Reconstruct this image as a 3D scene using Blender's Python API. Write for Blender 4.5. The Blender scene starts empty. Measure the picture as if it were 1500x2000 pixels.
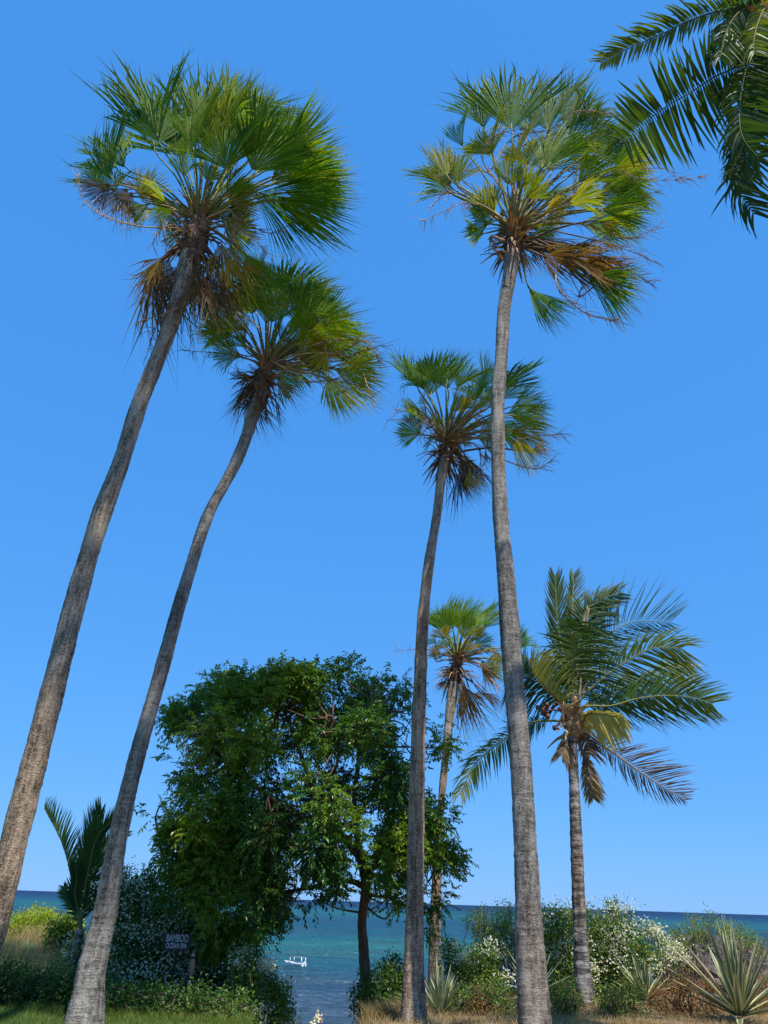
import bpy, math, random
import numpy as np
from mathutils import Vector

# ------------------------------------------------------------------ camera
F, TILT, ROLL = 1505.0, math.atan(761.6 / 1505.0), math.radians(1.9)
CAM = np.array([0.0, 0.0, 1.6])
_c, _s = math.cos(TILT), math.sin(TILT)
FWD = np.array([0, _c, _s])
_u0 = np.array([0, -_s, _c]); _r0 = np.array([1.0, 0, 0])
RGT = _r0 * math.cos(ROLL) + _u0 * math.sin(ROLL)
UPV = -_r0 * math.sin(ROLL) + _u0 * math.cos(ROLL)
sc = bpy.context.scene
col = sc.collection
cd = bpy.data.cameras.new('camera'); cam = bpy.data.objects.new('camera', cd); col.objects.link(cam)
cd.sensor_fit = 'VERTICAL'; cd.sensor_height = 24.0; cd.lens = F / 2000 * 24.0
cd.clip_start = 0.1; cd.clip_end = 60000
import mathutils
M = mathutils.Matrix(((RGT[0], UPV[0], -FWD[0], CAM[0]), (RGT[1], UPV[1], -FWD[1], CAM[1]),
                      (RGT[2], UPV[2], -FWD[2], CAM[2]), (0, 0, 0, 1)))
cam.matrix_world = M
sc.camera = cam

# ------------------------------------------------------------------ sky and sun
SUN_EL, SUN_AZ = math.radians(65), math.radians(180 - 30)   # azimuth clockwise from +Y
w = bpy.data.worlds.new('World'); sc.world = w; w.use_nodes = True
nt = w.node_tree; nt.nodes.clear()
sky = nt.nodes.new('ShaderNodeTexSky'); sky.sky_type = 'NISHITA'; sky.sun_disc = False
sky.sun_elevation = SUN_EL; sky.sun_rotation = SUN_AZ
sky.air_density = 1.0; sky.dust_density = 0.0; sky.ozone_density = 6.0; sky.altitude = 0
# clear tropical air: flatten the sky's range a little per channel (keeps the Nishita gradient, deeper blue)
sep = nt.nodes.new('ShaderNodeSeparateColor'); comb = nt.nodes.new('ShaderNodeCombineColor'); nt.links.new(sky.outputs[0], sep.inputs[0])
for ch, (k, g) in enumerate(((.085, .58), (.285, .33), (.68, .22))):
    pw = nt.nodes.new('ShaderNodeMath'); pw.operation = 'POWER'; pw.inputs[1].default_value = g
    ml = nt.nodes.new('ShaderNodeMath'); ml.operation = 'MULTIPLY'; ml.inputs[1].default_value = k / (1.41 * .15)
    nt.links.new(sep.outputs[ch], pw.inputs[0]); nt.links.new(pw.outputs[0], ml.inputs[0]); nt.links.new(ml.outputs[0], comb.inputs[ch])
bg = nt.nodes.new('ShaderNodeBackground'); bg.inputs['Strength'].default_value = 0.15
out = nt.nodes.new('ShaderNodeOutputWorld')
nt.links.new(comb.outputs[0], bg.inputs[0]); nt.links.new(bg.outputs[0], out.inputs[0])
sl = bpy.data.lights.new('sun', 'SUN'); sl.energy = 5.0; sl.angle = math.radians(0.53); sl.color = (1.0, 0.95, 0.87)
so = bpy.data.objects.new('sun', sl); col.objects.link(so)
sd = Vector((math.sin(SUN_AZ) * math.cos(SUN_EL), math.cos(SUN_AZ) * math.cos(SUN_EL), math.sin(SUN_EL)))
so.rotation_euler = sd.to_track_quat('Z', 'Y').to_euler(); so.location = (0, -20, 40)
sc.view_settings.view_transform = 'Standard'; sc.view_settings.look = 'None'
sc.view_settings.gamma = 1; sc.view_settings.exposure = 0.5

# ------------------------------------------------------------------ helpers
rng = np.random.default_rng(7)
def P(px, py, Y):
    d = (px - 750) * RGT + (1000 - py) * UPV + F * FWD
    return CAM + d * (Y / d[1])
def zc(p): return float(np.dot(np.asarray(p) - CAM, FWD))
def m_per_px(p): return zc(p) / F
def unit(v):
    v = np.asarray(v, float); n = np.linalg.norm(v, axis=-1, keepdims=True); return v / np.maximum(n, 1e-9)
def smooth(pts, n):
    pts = np.asarray(pts, float)
    if len(pts) == 2: return np.linspace(pts[0], pts[1], n)
    seg = np.linalg.norm(np.diff(pts[:, :3], axis=0), axis=1) + 1e-9
    T = np.concatenate([[0], np.cumsum(seg)]); tt = np.linspace(0, T[-1], n)
    m = np.zeros_like(pts)
    d = np.diff(pts, axis=0) / seg[:, None]
    m[1:-1] = (d[1:] + d[:-1]) / 2; m[0] = d[0]; m[-1] = d[-1]
    i = np.clip(np.searchsorted(T, tt) - 1, 0, len(seg) - 1)
    h = seg[i][:, None]; s = ((tt - T[i]) / seg[i])[:, None]
    return ((2*s**3-3*s**2+1)*pts[i] + (s**3-2*s**2+s)*h*m[i] + (-2*s**3+3*s**2)*pts[i+1] + (s**3-s**2)*h*m[i+1])

class MB:
    """collects vertices and faces with point attributes"""
    def __init__(s): s.v = []; s.q = []; s.t = []; s.a = []; s.b = []; s.c = []; s.n = 0
    def add(s, V, quads=None, tris=None, a=0.0, b=0.0, c=None):
        V = np.asarray(V, float).reshape(-1, 3); n = len(V)
        s.v.append(V)
        if quads is not None and len(quads): s.q.append(np.asarray(quads, np.int64) + s.n)
        if tris is not None and len(tris): s.t.append(np.asarray(tris, np.int64) + s.n)
        s.a.append(np.broadcast_to(np.asarray(a, float).ravel(), (n,)) if np.size(a) == 1 else np.asarray(a, float).ravel())
        s.b.append(np.broadcast_to(np.asarray(b, float).ravel(), (n,)) if np.size(b) == 1 else np.asarray(b, float).ravel())
        s.c.append(V * 1.0 if c is None else np.asarray(c, float).reshape(-1, 3))
        s.n += n
    def build(s, name, mat, parent=None, smooth_=True, origin=None):
        V = np.concatenate(s.v); me = bpy.data.meshes.new(name)
        if origin is not None: V = V - np.asarray(origin)
        q = np.concatenate(s.q) if s.q else np.zeros((0, 4), int)
        t = np.concatenate(s.t) if s.t else np.zeros((0, 3), int)
        me.vertices.add(len(V)); me.vertices.foreach_set('co', V.astype(np.float32).ravel())
        nl = len(q) * 4 + len(t) * 3; me.loops.add(nl)
        me.loops.foreach_set('vertex_index', np.concatenate([q.ravel(), t.ravel()]).astype(np.int32))
        me.polygons.add(len(q) + len(t))
        ls = np.concatenate([np.arange(len(q)) * 4, len(q) * 4 + np.arange(len(t)) * 3]).astype(np.int32)
        me.polygons.foreach_set('loop_start', ls)
        me.update(calc_edges=True)
        me.polygons.foreach_set('use_smooth', np.full(len(q) + len(t), smooth_))
        at = me.attributes.new('age', 'FLOAT', 'POINT'); at.data.foreach_set('value', np.concatenate(s.a).astype(np.float32))
        at = me.attributes.new('tip', 'FLOAT', 'POINT'); at.data.foreach_set('value', np.concatenate(s.b).astype(np.float32))
        at = me.attributes.new('tc', 'FLOAT_VECTOR', 'POINT'); at.data.foreach_set('vector', np.concatenate(s.c).astype(np.float32).ravel())
        me.materials.append(mat); me.validate()
        o = bpy.data.objects.new(name, me); col.objects.link(o)
        if parent is not None:
            o.parent = parent
            if origin is None: o.location = -Vector(world_loc(parent))
        elif origin is not None: o.location = origin
        return o
def world_loc(o):
    l = Vector(o.location)
    p = o.parent
    while p is not None: l = l + Vector(p.location); p = p.parent
    return l
def tag(o, label, cat, group=None, kind=None):
    if label: o['label'] = label
    if cat: o['category'] = cat
    if group: o['group'] = group
    if kind: o['kind'] = kind
    return o
def thing(name, label, cat, loc, group=None):
    o = bpy.data.objects.new(name, None); col.objects.link(o); o.location = tuple(float(x) for x in loc)
    o.empty_display_size = 0.2
    return tag(o, label, cat, group)

def tube(mb, pts, rad, sides=8, a=0.0, jit=0.0, cap=True, b=0.0):
    pts = np.asarray(pts, float); n = len(pts); rad = np.broadcast_to(np.asarray(rad, float), (n,))
    T = unit(np.gradient(pts, axis=0))
    ref = np.array([0, 0, 1.0]) if abs(T[0][2]) < 0.8 else np.array([0, 1.0, 0])
    U = []; u = unit(np.cross(T[0], ref))
    for k in range(n):
        u = unit(u - T[k] * np.dot(u, T[k])); U.append(u)
    U = np.array(U); W = np.cross(T, U)
    ph = np.arange(sides) / sides * 2 * math.pi
    r = rad[:, None] * (1 + jit * rng.normal(size=(n, sides)))
    V = pts[:, None] + r[..., None] * (np.cos(ph)[None, :, None] * U[:, None] + np.sin(ph)[None, :, None] * W[:, None])
    L = np.concatenate([[0], np.cumsum(np.linalg.norm(np.diff(pts, axis=0), axis=1))])
    R0 = max(float(rad.mean()), 0.01)
    c = np.stack([np.broadcast_to(np.cos(ph) * R0, (n, sides)), np.broadcast_to(np.sin(ph) * R0, (n, sides)),
                  np.broadcast_to(L[:, None], (n, sides))], -1)
    i, j = np.meshgrid(np.arange(n - 1), np.arange(sides), indexing='ij'); j2 = (j + 1) % sides
    q = np.stack([i*sides+j, i*sides+j2, (i+1)*sides+j2, (i+1)*sides+j], -1).reshape(-1, 4)
    V = V.reshape(-1, 3); c = c.reshape(-1, 3); tr = None
    bb = b
    if cap:
        V = np.concatenate([V, pts[:1], pts[-1:]]); c = np.concatenate([c, c[:1], c[-1:]])
        m = n * sides; jj = np.arange(sides); j3 = (jj + 1) % sides
        tr = np.concatenate([np.stack([jj*0+m, j3, jj], -1), np.stack([jj*0+m+1, (n-1)*sides+jj, (n-1)*sides+j3], -1)])
    mb.add(V, q, tr, a=a, b=bb, c=c)

def strips(mb, C, E, R, age, tip):
    """n folded strips: C centres (n,K,3), E half widths, R ridge lift; three verts across"""
    n, K, _ = C.shape
    V = np.stack([C - E, C + R, C + E], 2)               # n,K,3,3
    idx = np.arange(n * K * 3).reshape(n, K, 3)
    q = np.stack([idx[:, :-1, :-1], idx[:, :-1, 1:], idx[:, 1:, 1:], idx[:, 1:, :-1]], -1).reshape(-1, 4)
    a = np.broadcast_to(np.asarray(age, float).reshape(-1, 1, 1) if np.ndim(age) else np.full((1, 1, 1), age), (n, K, 3)).ravel()
    b = np.broadcast_to(np.asarray(tip, float)[:, :, None] if np.ndim(tip) == 2 else np.asarray(tip, float)[None, :, None], (n, K, 3)).ravel()
    side = np.broadcast_to(np.array([-1., 0, 1])[None, None, :], (n, K, 3)).ravel()
    Lk = np.broadcast_to(np.arange(K)[None, :, None] / K, (n, K, 3)).ravel()
    ids = np.broadcast_to(np.arange(n)[:, None, None] * 1.37, (n, K, 3)).ravel()
    mb.add(V, q, None, a=a, b=b, c=np.stack([side, Lk, ids], -1))

def cards(mb, pos, dirn, nor, L, Wd, age, fold=0.25):
    """leaf = 2-quads kite folded on the midrib"""
    n = len(pos); dirn = unit(dirn); s = unit(np.cross(dirn, nor)); nn = np.cross(s, dirn)
    L = np.broadcast_to(L, (n,))[:, None]; Wd = np.broadcast_to(Wd, (n,))[:, None]
    p0 = pos; p1 = pos + dirn * L * 0.45 + s * Wd / 2 + nn * Wd * fold
    p2 = pos + dirn * L - nn * L * 0.15; p3 = pos + dirn * L * 0.45 - s * Wd / 2 + nn * Wd * fold
    V = np.stack([p0, p1, p2, p3], 1).reshape(-1, 3)
    k = np.arange(n) * 4
    t = np.concatenate([np.stack([k, k+1, k+2], -1), np.stack([k, k+2, k+3], -1)])
    a = np.repeat(np.broadcast_to(age, (n,)), 4); b = np.tile([0, .4, 1, .4], n)
    mb.add(V, None, t, a=a, b=b)

# ------------------------------------------------------------------ materials
def newmat(name):
    m = bpy.data.materials.new(name); m.use_nodes = True; t = m.node_tree; t.nodes.clear()
    o = t.nodes.new('ShaderNodeOutputMaterial'); return m, t, o
def ramp(t, stops):
    r = t.nodes.new('ShaderNodeValToRGB'); e = r.color_ramp.elements
    while len(e) > 1: e.remove(e[-1])
    e[0].position = stops[0][0]; e[0].color = (*stops[0][1], 1)
    for p, c in stops[1:]:
        x = e.new(p); x.color = (*c, 1)
    return r
def attr(t, n):
    a = t.nodes.new('ShaderNodeAttribute'); a.attribute_name = n; return a
def mixc(t, f, A, B, mode='MIX'):
    m = t.nodes.new('ShaderNodeMix'); m.data_type = 'RGBA'; m.blend_type = mode
    for s, v in ((m.inputs[0], f), (m.inputs[6], A), (m.inputs[7], B)):
        if isinstance(v, bpy.types.NodeSocket): t.links.new(v, s)
        elif isinstance(v, (int, float)): s.default_value = v
        else: s.default_value = (*v, 1)
    return m.outputs[2]
def mth(t, op, a, b=0.0):
    m = t.nodes.new('ShaderNodeMath'); m.operation = op
    for s, v in ((m.inputs[0], a), (m.inputs[1], b)):
        if isinstance(v, bpy.types.NodeSocket): t.links.new(v, s)
        else: s.default_value = v
    return m.outputs[0]
def noise(t, vec, scale, detail=3, rough=.55):
    n = t.nodes.new('ShaderNodeTexNoise'); n.inputs['Scale'].default_value = scale
    n.inputs['Detail'].default_value = detail; n.inputs['Roughness'].default_value = rough
    if vec is not None: t.links.new(vec, n.inputs['Vector'])
    return n.outputs['Fac']
def vmul(t, v, xyz):
    m = t.nodes.new('ShaderNodeVectorMath'); m.operation = 'MULTIPLY'; t.links.new(v, m.inputs[0]); m.inputs[1].default_value = xyz
    return m.outputs[0]

def leaf_mat(name, stops, tipcol, tipstart=.8, trans=.35, rough=.42, var=.35, nscale=2.5, gloss=.5, tipamt=.8):
    m, t, o = newmat(name)
    ag = attr(t, 'age').outputs['Fac']; tp = attr(t, 'tip').outputs['Fac']
    geo = t.nodes.new('ShaderNodeNewGeometry')
    n1 = noise(t, geo.outputs['Position'], nscale, 3)
    x = mth(t, 'ADD', ag, mth(t, 'MULTIPLY', mth(t, 'SUBTRACT', n1, .5), var))
    r = ramp(t, stops); t.links.new(x, r.inputs[0])
    mr = t.nodes.new('ShaderNodeMapRange'); mr.inputs[1].default_value = tipstart; mr.inputs[2].default_value = 1.0
    mr.inputs[4].default_value = tipamt; t.links.new(tp, mr.inputs[0])
    cc = mixc(t, mr.outputs[0], r.outputs[0], tipcol)
    p = t.nodes.new('ShaderNodeBsdfPrincipled'); t.links.new(cc, p.inputs['Base Color'])
    p.inputs['Roughness'].default_value = rough; p.inputs['Specular IOR Level'].default_value = gloss
    tr = t.nodes.new('ShaderNodeBsdfTranslucent')
    tc = mixc(t, 1.0, cc, (1.5, 1.35, .4), 'MULTIPLY'); t.links.new(tc, tr.inputs[0])
    ms = t.nodes.new('ShaderNodeMixShader'); ms.inputs[0].default_value = trans
    t.links.new(p.outputs[0], ms.inputs[1]); t.links.new(tr.outputs[0], ms.inputs[2]); t.links.new(ms.outputs[0], o.inputs[0])
    return m

def bark_mat(name, dark, mid, light, ring=34.0, crack=16.0, bump=.5, patch=1.0, ringmix=.5):
    m, t, o = newmat(name)
    tc = attr(t, 'tc').outputs['Vector']
    nr = noise(t, vmul(t, tc, (3.5, 3.5, ring)), 1.0, 5, .7)
    nc = noise(t, vmul(t, tc, (crack * 2.2, crack * 2.2, 3.5)), 1.0, 5, .75)
    ng = noise(t, vmul(t, tc, (1, 1, 1.6)), 26.0, 4, .8)
    npa = noise(t, vmul(t, tc, (4, 4, .8)), patch, 5, .7)
    h = mth(t, 'ADD', mth(t, 'MULTIPLY', nr, ringmix), mth(t, 'ADD', mth(t, 'MULTIPLY', nc, (1 - ringmix) * .45), mth(t, 'MULTIPLY', ng, (1-ringmix)*.55)))
    x = mth(t, 'ADD', h, mth(t, 'MULTIPLY', mth(t, 'SUBTRACT', npa, .5), .5))
    r = ramp(t, [(.38, dark), (.47, mid), (.55, light), (.66, tuple(min(1, c * 1.35) for c in light))]); t.links.new(x, r.inputs[0])
    ag = attr(t, 'age').outputs['Fac']                         # a browner weathered zone where the builder asks for it
    cc = mixc(t, ag, r.outputs[0], mixc(t, 1.0, r.outputs[0], (1.08, .90, .74), 'MULTIPLY'))
    p = t.nodes.new('ShaderNodeBsdfPrincipled'); t.links.new(cc, p.inputs['Base Color'])
    p.inputs['Roughness'].default_value = .85; p.inputs['Specular IOR Level'].default_value = .25
    b = t.nodes.new('ShaderNodeBump'); b.inputs['Strength'].default_value = bump; b.inputs['Distance'].default_value = .06
    t.links.new(h, b.inputs['Height']); t.links.new(b.outputs[0], p.inputs['Normal']); t.links.new(p.outputs[0], o.inputs[0])
    return m
def plain(name, c, rough=.6, var=.25, scale=8, metal=0.0, bump=0.0):
    m, t, o = newmat(name); geo = t.nodes.new('ShaderNodeNewGeometry')
    n = noise(t, geo.outputs['Position'], scale, 4)
    r = ramp(t, [(.3, tuple(x * (1 - var) for x in c)), (.7, tuple(min(1, x * (1 + var)) for x in c))]); t.links.new(n, r.inputs[0])
    p = t.nodes.new('ShaderNodeBsdfPrincipled'); t.links.new(r.outputs[0], p.inputs['Base Color'])
    p.inputs['Roughness'].default_value = rough; p.inputs['Metallic'].default_value = metal
    if bump:
        b = t.nodes.new('ShaderNodeBump'); b.inputs['Strength'].default_value = bump; b.inputs['Distance'].default_value = .05
        t.links.new(n, b.inputs['Height']); t.links.new(b.outputs[0], p.inputs['Normal'])
    t.links.new(p.outputs[0], o.inputs[0]); return m

FAN = leaf_mat('fan_leaf', [(0, (.045, .14, .016)), (.2, (.145, .27, .016)), (.38, (.27, .31, .02)), (.55, (.44, .30, .03)), (.72, (.20, .12, .045)), (1, (.13, .075, .040))],
               (.30, .27, .11), .82, .50, .55, .24, 1.6, .12, .5)
DEAD = leaf_mat('dead_leaf', [(0, (.34, .22, .10)), (.5, (.20, .115, .06)), (1, (.085, .045, .03))], (.22, .15, .09), .7, .18, .7, .7, 5, .3)
PET = leaf_mat('petiole_green', [(0, (.10, .16, .04)), (.5, (.22, .20, .06)), (1, (.20, .12, .06))], (.2, .2, .07), .9, .05, .6, .3, 6, .2)
RIB = leaf_mat('rib_green', [(0, (.04, .08, .02)), (.5, (.10, .11, .03)), (1, (.15, .09, .05))], (.1, .12, .03), .9, .05, .7, .3, 6, .1)
STALK = leaf_mat('dry_stalk', [(0, (.50, .36, .20)), (.5, (.34, .20, .11)), (1, (.12, .07, .05))], (.25, .15, .1), .9, .1, .8, .6, 6)
PIN = leaf_mat('feather_leaf', [(0, (.022, .062, .018)), (.2, (.055, .115, .018)), (.45, (.17, .23, .02)), (.62, (.60, .52, .12)), (.8, (.24, .16, .08)), (1, (.11, .06, .055))],
               (.26, .2, .09), .85, .34, .5, .2, 1.6, .28, .6)
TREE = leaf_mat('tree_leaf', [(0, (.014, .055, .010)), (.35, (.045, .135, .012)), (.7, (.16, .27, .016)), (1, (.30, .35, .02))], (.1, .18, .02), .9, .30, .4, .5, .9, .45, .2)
BUSH = leaf_mat('bush_leaf', [(0, (.025, .07, .013)), (.4, (.09, .18, .025)), (.7, (.21, .29, .035)), (1, (.36, .38, .06))], (.12, .16, .03), .9, .28, .45, .5, 2.2, .4, .2)
LIME = leaf_mat('lime_leaf', [(0, (.09, .17, .012)), (.5, (.22, .32, .02)), (1, (.38, .42, .03))], (.3, .3, .05), .9, .35, .5, .5, 2.2, .3, .2)
FLOWER = leaf_mat('white_bract', [(0, (.55, .55, .42)), (.5, (.75, .74, .63)), (1, (.85, .82, .76))], (.8, .8, .7), .9, .3, .6, .5, 3, .2, .2)
PINK = leaf_mat('pink_petal', [(0, (.6, .25, .2)), (1, (.8, .5, .4))], (.8, .6, .5), .9, .3, .6, .5, 3, .2, .2)
DRYG = leaf_mat('dry_grass', [(0, (.20, .14, .06)), (.5, (.36, .26, .12)), (1, (.50, .38, .20))], (.5, .4, .22), .6, .3, .7, .5, 1.5, .2, .5)
GRASS = leaf_mat('lawn_grass', [(0, (.04, .09, .012)), (.5, (.09, .16, .02)), (1, (.2, .24, .05))], (.2, .24, .05), .8, .3, .6, .5, 1.5, .3, .5)
RUST = leaf_mat('rust_leaf', [(0, (.10, .055, .02)), (.5, (.26, .13, .045)), (1, (.36, .2, .09))], (.3, .2, .1), .8, .25, .7, .6, 3, .2, .4)
BARKF = bark_mat('fan_palm_bark', (.045, .036, .028), (.21, .175, .14), (.42, .36, .29), 17, 10, 1.0, ringmix=.14)
BARKG = bark_mat('grey_palm_bark', (.04, .036, .031), (.155, .14, .12), (.30, .275, .238), 22, 9, 1.0, ringmix=.26)
BARKC = bark_mat('coconut_bark', (.035, .03, .027), (.12, .105, .092), (.30, .27, .24), 13, 8, .9, ringmix=.7)
BARKT = bark_mat('tree_bark', (.07, .04, .025), (.14, .085, .055), (.2, .13, .09), 5, 10, .8, ringmix=.2)
FIBRE = plain('palm_fibre', (.10, .055, .035), .9, .6, 14, bump=.8)
TAN = plain('tan_fibre', (.32, .19, .09), .9, .5, 18, bump=.8)

# striped sword leaf
def agave_mat(name, green, cream, edge=.55, trans=.12):
    m, t, o = newmat(name)
    tc = attr(t, 'tc').outputs['Vector']; sx = t.nodes.new('ShaderNodeSeparateXYZ'); t.links.new(tc, sx.inputs[0])
    ax = mth(t, 'ABSOLUTE', sx.outputs[0])
    r = ramp(t, [(edge - .12, green), (edge + .12, cream)]); t.links.new(ax, r.inputs[0])
    geo = t.nodes.new('ShaderNodeNewGeometry'); n = noise(t, geo.outputs['Position'], 6, 4)
    ag = attr(t, 'age').outputs['Fac']
    c2 = mixc(t, mth(t, 'MULTIPLY', n, .5), r.outputs[0], tuple(x * .7 for x in green))
    c3 = mixc(t, ag, c2, (.24, .16, .09))
    p = t.nodes.new('ShaderNodeBsdfPrincipled'); t.links.new(c3, p.inputs['Base Color']); p.inputs['Roughness'].default_value = .5
    tr = t.nodes.new('ShaderNodeBsdfTranslucent'); t.links.new(c3, tr.inputs[0])
    ms = t.nodes.new('ShaderNodeMixShader'); ms.inputs[0].default_value = trans
    t.links.new(p.outputs[0], ms.inputs[1]); t.links.new(tr.outputs[0], ms.inputs[2]); t.links.new(ms.outputs[0], o.inputs[0]); return m
AGAVE = agave_mat('striped_agave', (.10, .15, .075), (.62, .58, .26), .6)
YUCCA = agave_mat('pale_yucca', (.16, .22, .11), (.42, .46, .26), .6)

# ------------------------------------------------------------------ terrain
def gap_a(x, y): return x / np.maximum(y, 1.0)
def sst(a, b, x):
    t = np.clip((x - a) / (b - a), 0, 1); return t * t * (3 - 2 * t)
def edge_y(x, y):
    a = gap_a(x, y)
    left = 27.0; mid = 12.0; right = 20.5
    e = left + (mid - left) * sst(-.165, -.115, a)
    e = np.where(a > -.115, mid + (16 - mid) * sst(-.035, .02, a), e)
    e = np.where(a > .02, 16 + (right - 16) * sst(.02, .12, a), e)
    return e
def ground_z(x, y):
    x = np.asarray(x, float); y = np.asarray(y, float)
    e = edge_y(x, y); a = gap_a(x, y)
    z = .05 * np.sin(x * .7) * np.cos(y * .5) * sst(5, 10, y) - .02
    z = z + .38 * sst(18, 22, y) * sst(-.28, -.36, a) + .25 * sst(-.30, -.40, a) * sst(21, 25, y)
    z = z - .35 * sst(13, 18, y) * sst(-.05, -.02, a) * (1 - sst(.02, .06, a))
    d = np.maximum(y - e, 0)
    z = z - d * (.30 + .35 * sst(0, 5, d))
    return np.maximum(z, -12.5)
def build_ground():
    ys = np.concatenate([[-20000, -3000, -500, -100, -30, -10, 0, 4], np.arange(6, 40, .35), [45, 55, 70]])
    xs = np.concatenate([[-20000, -3000, -500, -120, -60, -35], np.arange(-22, 22.1, .35), [35, 60, 120, 500, 3000, 20000]])
    X, Y = np.meshgrid(xs, ys); Z = ground_z(X, Y) + np.where((Y > 6) & (Y < 40), .004 * rng.normal(size=X.shape), 0)
    V = np.stack([X, Y, Z], -1).reshape(-1, 3); nx = len(xs)
    i, j = np.meshgrid(np.arange(len(ys) - 1), np.arange(nx - 1), indexing='ij')
    q = np.stack([i*nx+j, i*nx+j+1, (i+1)*nx+j+1, (i+1)*nx+j], -1).reshape(-1, 4)
    m, t, o = newmat('soil'); geo = t.nodes.new('ShaderNodeNewGeometry')
    n = noise(t, geo.outputs['Position'], .9, 6, .65); n2 = noise(t, geo.outputs['Position'], 14, 4, .7)
    r = ramp(t, [(.38, (.06, .10, .02)), (.5, (.12, .13, .045)), (.62, (.24, .17, .09))]); t.links.new(n, r.inputs[0])
    sx = t.nodes.new('ShaderNodeSeparateXYZ'); t.links.new(geo.outputs['Position'], sx.inputs[0])
    mr = t.nodes.new('ShaderNodeMapRange'); mr.inputs[1].default_value = -4; mr.inputs[2].default_value = 1; t.links.new(sx.outputs[0], mr.inputs[0])
    rr = ramp(t, [(.3, (.13, .09, .05)), (.7, (.30, .21, .12))]); t.links.new(n2, rr.inputs[0])
    cc = mixc(t, mr.outputs[0], mixc(t, .8, r.outputs[0], (.045, .085, .018)), rr.outputs[0])
    p = t.nodes.new('ShaderNodeBsdfPrincipled'); t.links.new(cc, p.inputs['Base Color']); p.inputs['Roughness'].default_value = .95
    b = t.nodes.new('ShaderNodeBump'); b.inputs['Distance'].default_value = .05; t.links.new(n2, b.inputs['Height']); t.links.new(b.outputs[0], p.inputs['Normal'])
    t.links.new(p.outputs[0], o.inputs[0])
    mb = MB(); mb.add(V, q); g = mb.build('ground', m); g['kind'] = 'structure'
build_ground()

SEA = -9.0
def build_sea():
    ys = np.concatenate([[-200, 20, 40, 60], np.geomspace(70, 45000, 80)]); xs = np.concatenate([-np.geomspace(40000, 20, 30), np.geomspace(20, 40000, 30)])
    X, Y = np.meshgrid(xs, ys); nx = len(xs)
    V = np.stack([X, Y, X * 0 + SEA], -1).reshape(-1, 3)
    i, j = np.meshgrid(np.arange(len(ys) - 1), np.arange(nx - 1), indexing='ij')
    q = np.stack([i*nx+j, i*nx+j+1, (i+1)*nx+j+1, (i+1)*nx+j], -1).reshape(-1, 4)
    m, t, o = newmat('sea_water'); geo = t.nodes.new('ShaderNodeNewGeometry'); pos = geo.outputs['Position']
    sx = t.nodes.new('ShaderNodeSeparateXYZ'); t.links.new(pos, sx.inputs[0])
    big = noise(t, vmul(t, pos, (.006, .016, 1)), 1.0, 4, .6)
    mid = noise(t, vmul(t, pos, (.03, .05, 1)), 1.0, 4, .6)
    # depth zones by distance from the shore (log of y), wobbling with the reef
    lg = mth(t, 'LOGARITHM', mth(t, 'MAXIMUM', sx.outputs[1], 10.0), 10.0)
    lg = mth(t, 'ADD', lg, mth(t, 'MULTIPLY', mth(t, 'SUBTRACT', big, .5), .35))
    mr = t.nodes.new('ShaderNodeMapRange'); mr.inputs[1].default_value = 1.9; mr.inputs[2].default_value = 3.7; t.links.new(lg, mr.inputs[0])
    r = ramp(t, [(0, (.034, .056, .078)), (.10, (.020, .048, .078)), (.18, (.009, .050, .078)), (.26, (.013, .098, .090)), (.33, (.006, .055, .082)), (.45, (.005, .045, .085)), (.58, (.008, .080, .095)), (.70, (.004, .042, .082)), (.82, (.003, .024, .07)), (1, (.002, .017, .062))])
    t.links.new(mr.outputs[0], r.inputs[0])
    rp = ramp(t, [(.45, (0, 0, 0)), (.62, (1, 1, 1))]); t.links.new(mid, rp.inputs[0])
    cc = mixc(t, mth(t, 'MULTIPLY', rp.outputs[0], .35), r.outputs[0], (.035, .05, .045))
    df = t.nodes.new('ShaderNodeBsdfDiffuse'); gl = t.nodes.new('ShaderNodeBsdfGlossy'); gl.inputs['Roughness'].default_value = .12
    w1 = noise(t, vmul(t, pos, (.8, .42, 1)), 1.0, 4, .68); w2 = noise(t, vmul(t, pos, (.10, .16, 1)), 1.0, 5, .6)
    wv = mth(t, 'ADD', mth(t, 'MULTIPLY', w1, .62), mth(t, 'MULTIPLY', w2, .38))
    wr = ramp(t, [(.36, (.40, .50, .60)), (.47, (.85, .88, .9)), (.55, (1.35, 1.25, 1.2)), (.61, (2.6, 1.8, 1.6)), (.68, (6.0, 2.8, 2.3))]); t.links.new(wv, wr.inputs[0])  # sky glints on crests and darker troughs painted into the water colour
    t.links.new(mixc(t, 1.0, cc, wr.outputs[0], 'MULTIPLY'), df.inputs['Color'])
    b = t.nodes.new('ShaderNodeBump'); b.inputs['Strength'].default_value = 1.0; b.inputs['Distance'].default_value = 1.2
    t.links.new(wv, b.inputs['Height']); t.links.new(b.outputs[0], gl.inputs['Normal'])
    fr = t.nodes.new('ShaderNodeFresnel'); fr.inputs['IOR'].default_value = 1.33; t.links.new(b.outputs[0], fr.inputs['Normal'])
    ms = t.nodes.new('ShaderNodeMixShader'); t.links.new(mth(t, 'MINIMUM', mth(t, 'MULTIPLY', fr.outputs[0], .5), .13), ms.inputs[0])
    t.links.new(df.outputs[0], ms.inputs[1]); t.links.new(gl.outputs[0], ms.inputs[2]); t.links.new(ms.outputs[0], o.inputs[0])
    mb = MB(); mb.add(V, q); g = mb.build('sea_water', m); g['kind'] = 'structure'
build_sea()

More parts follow.
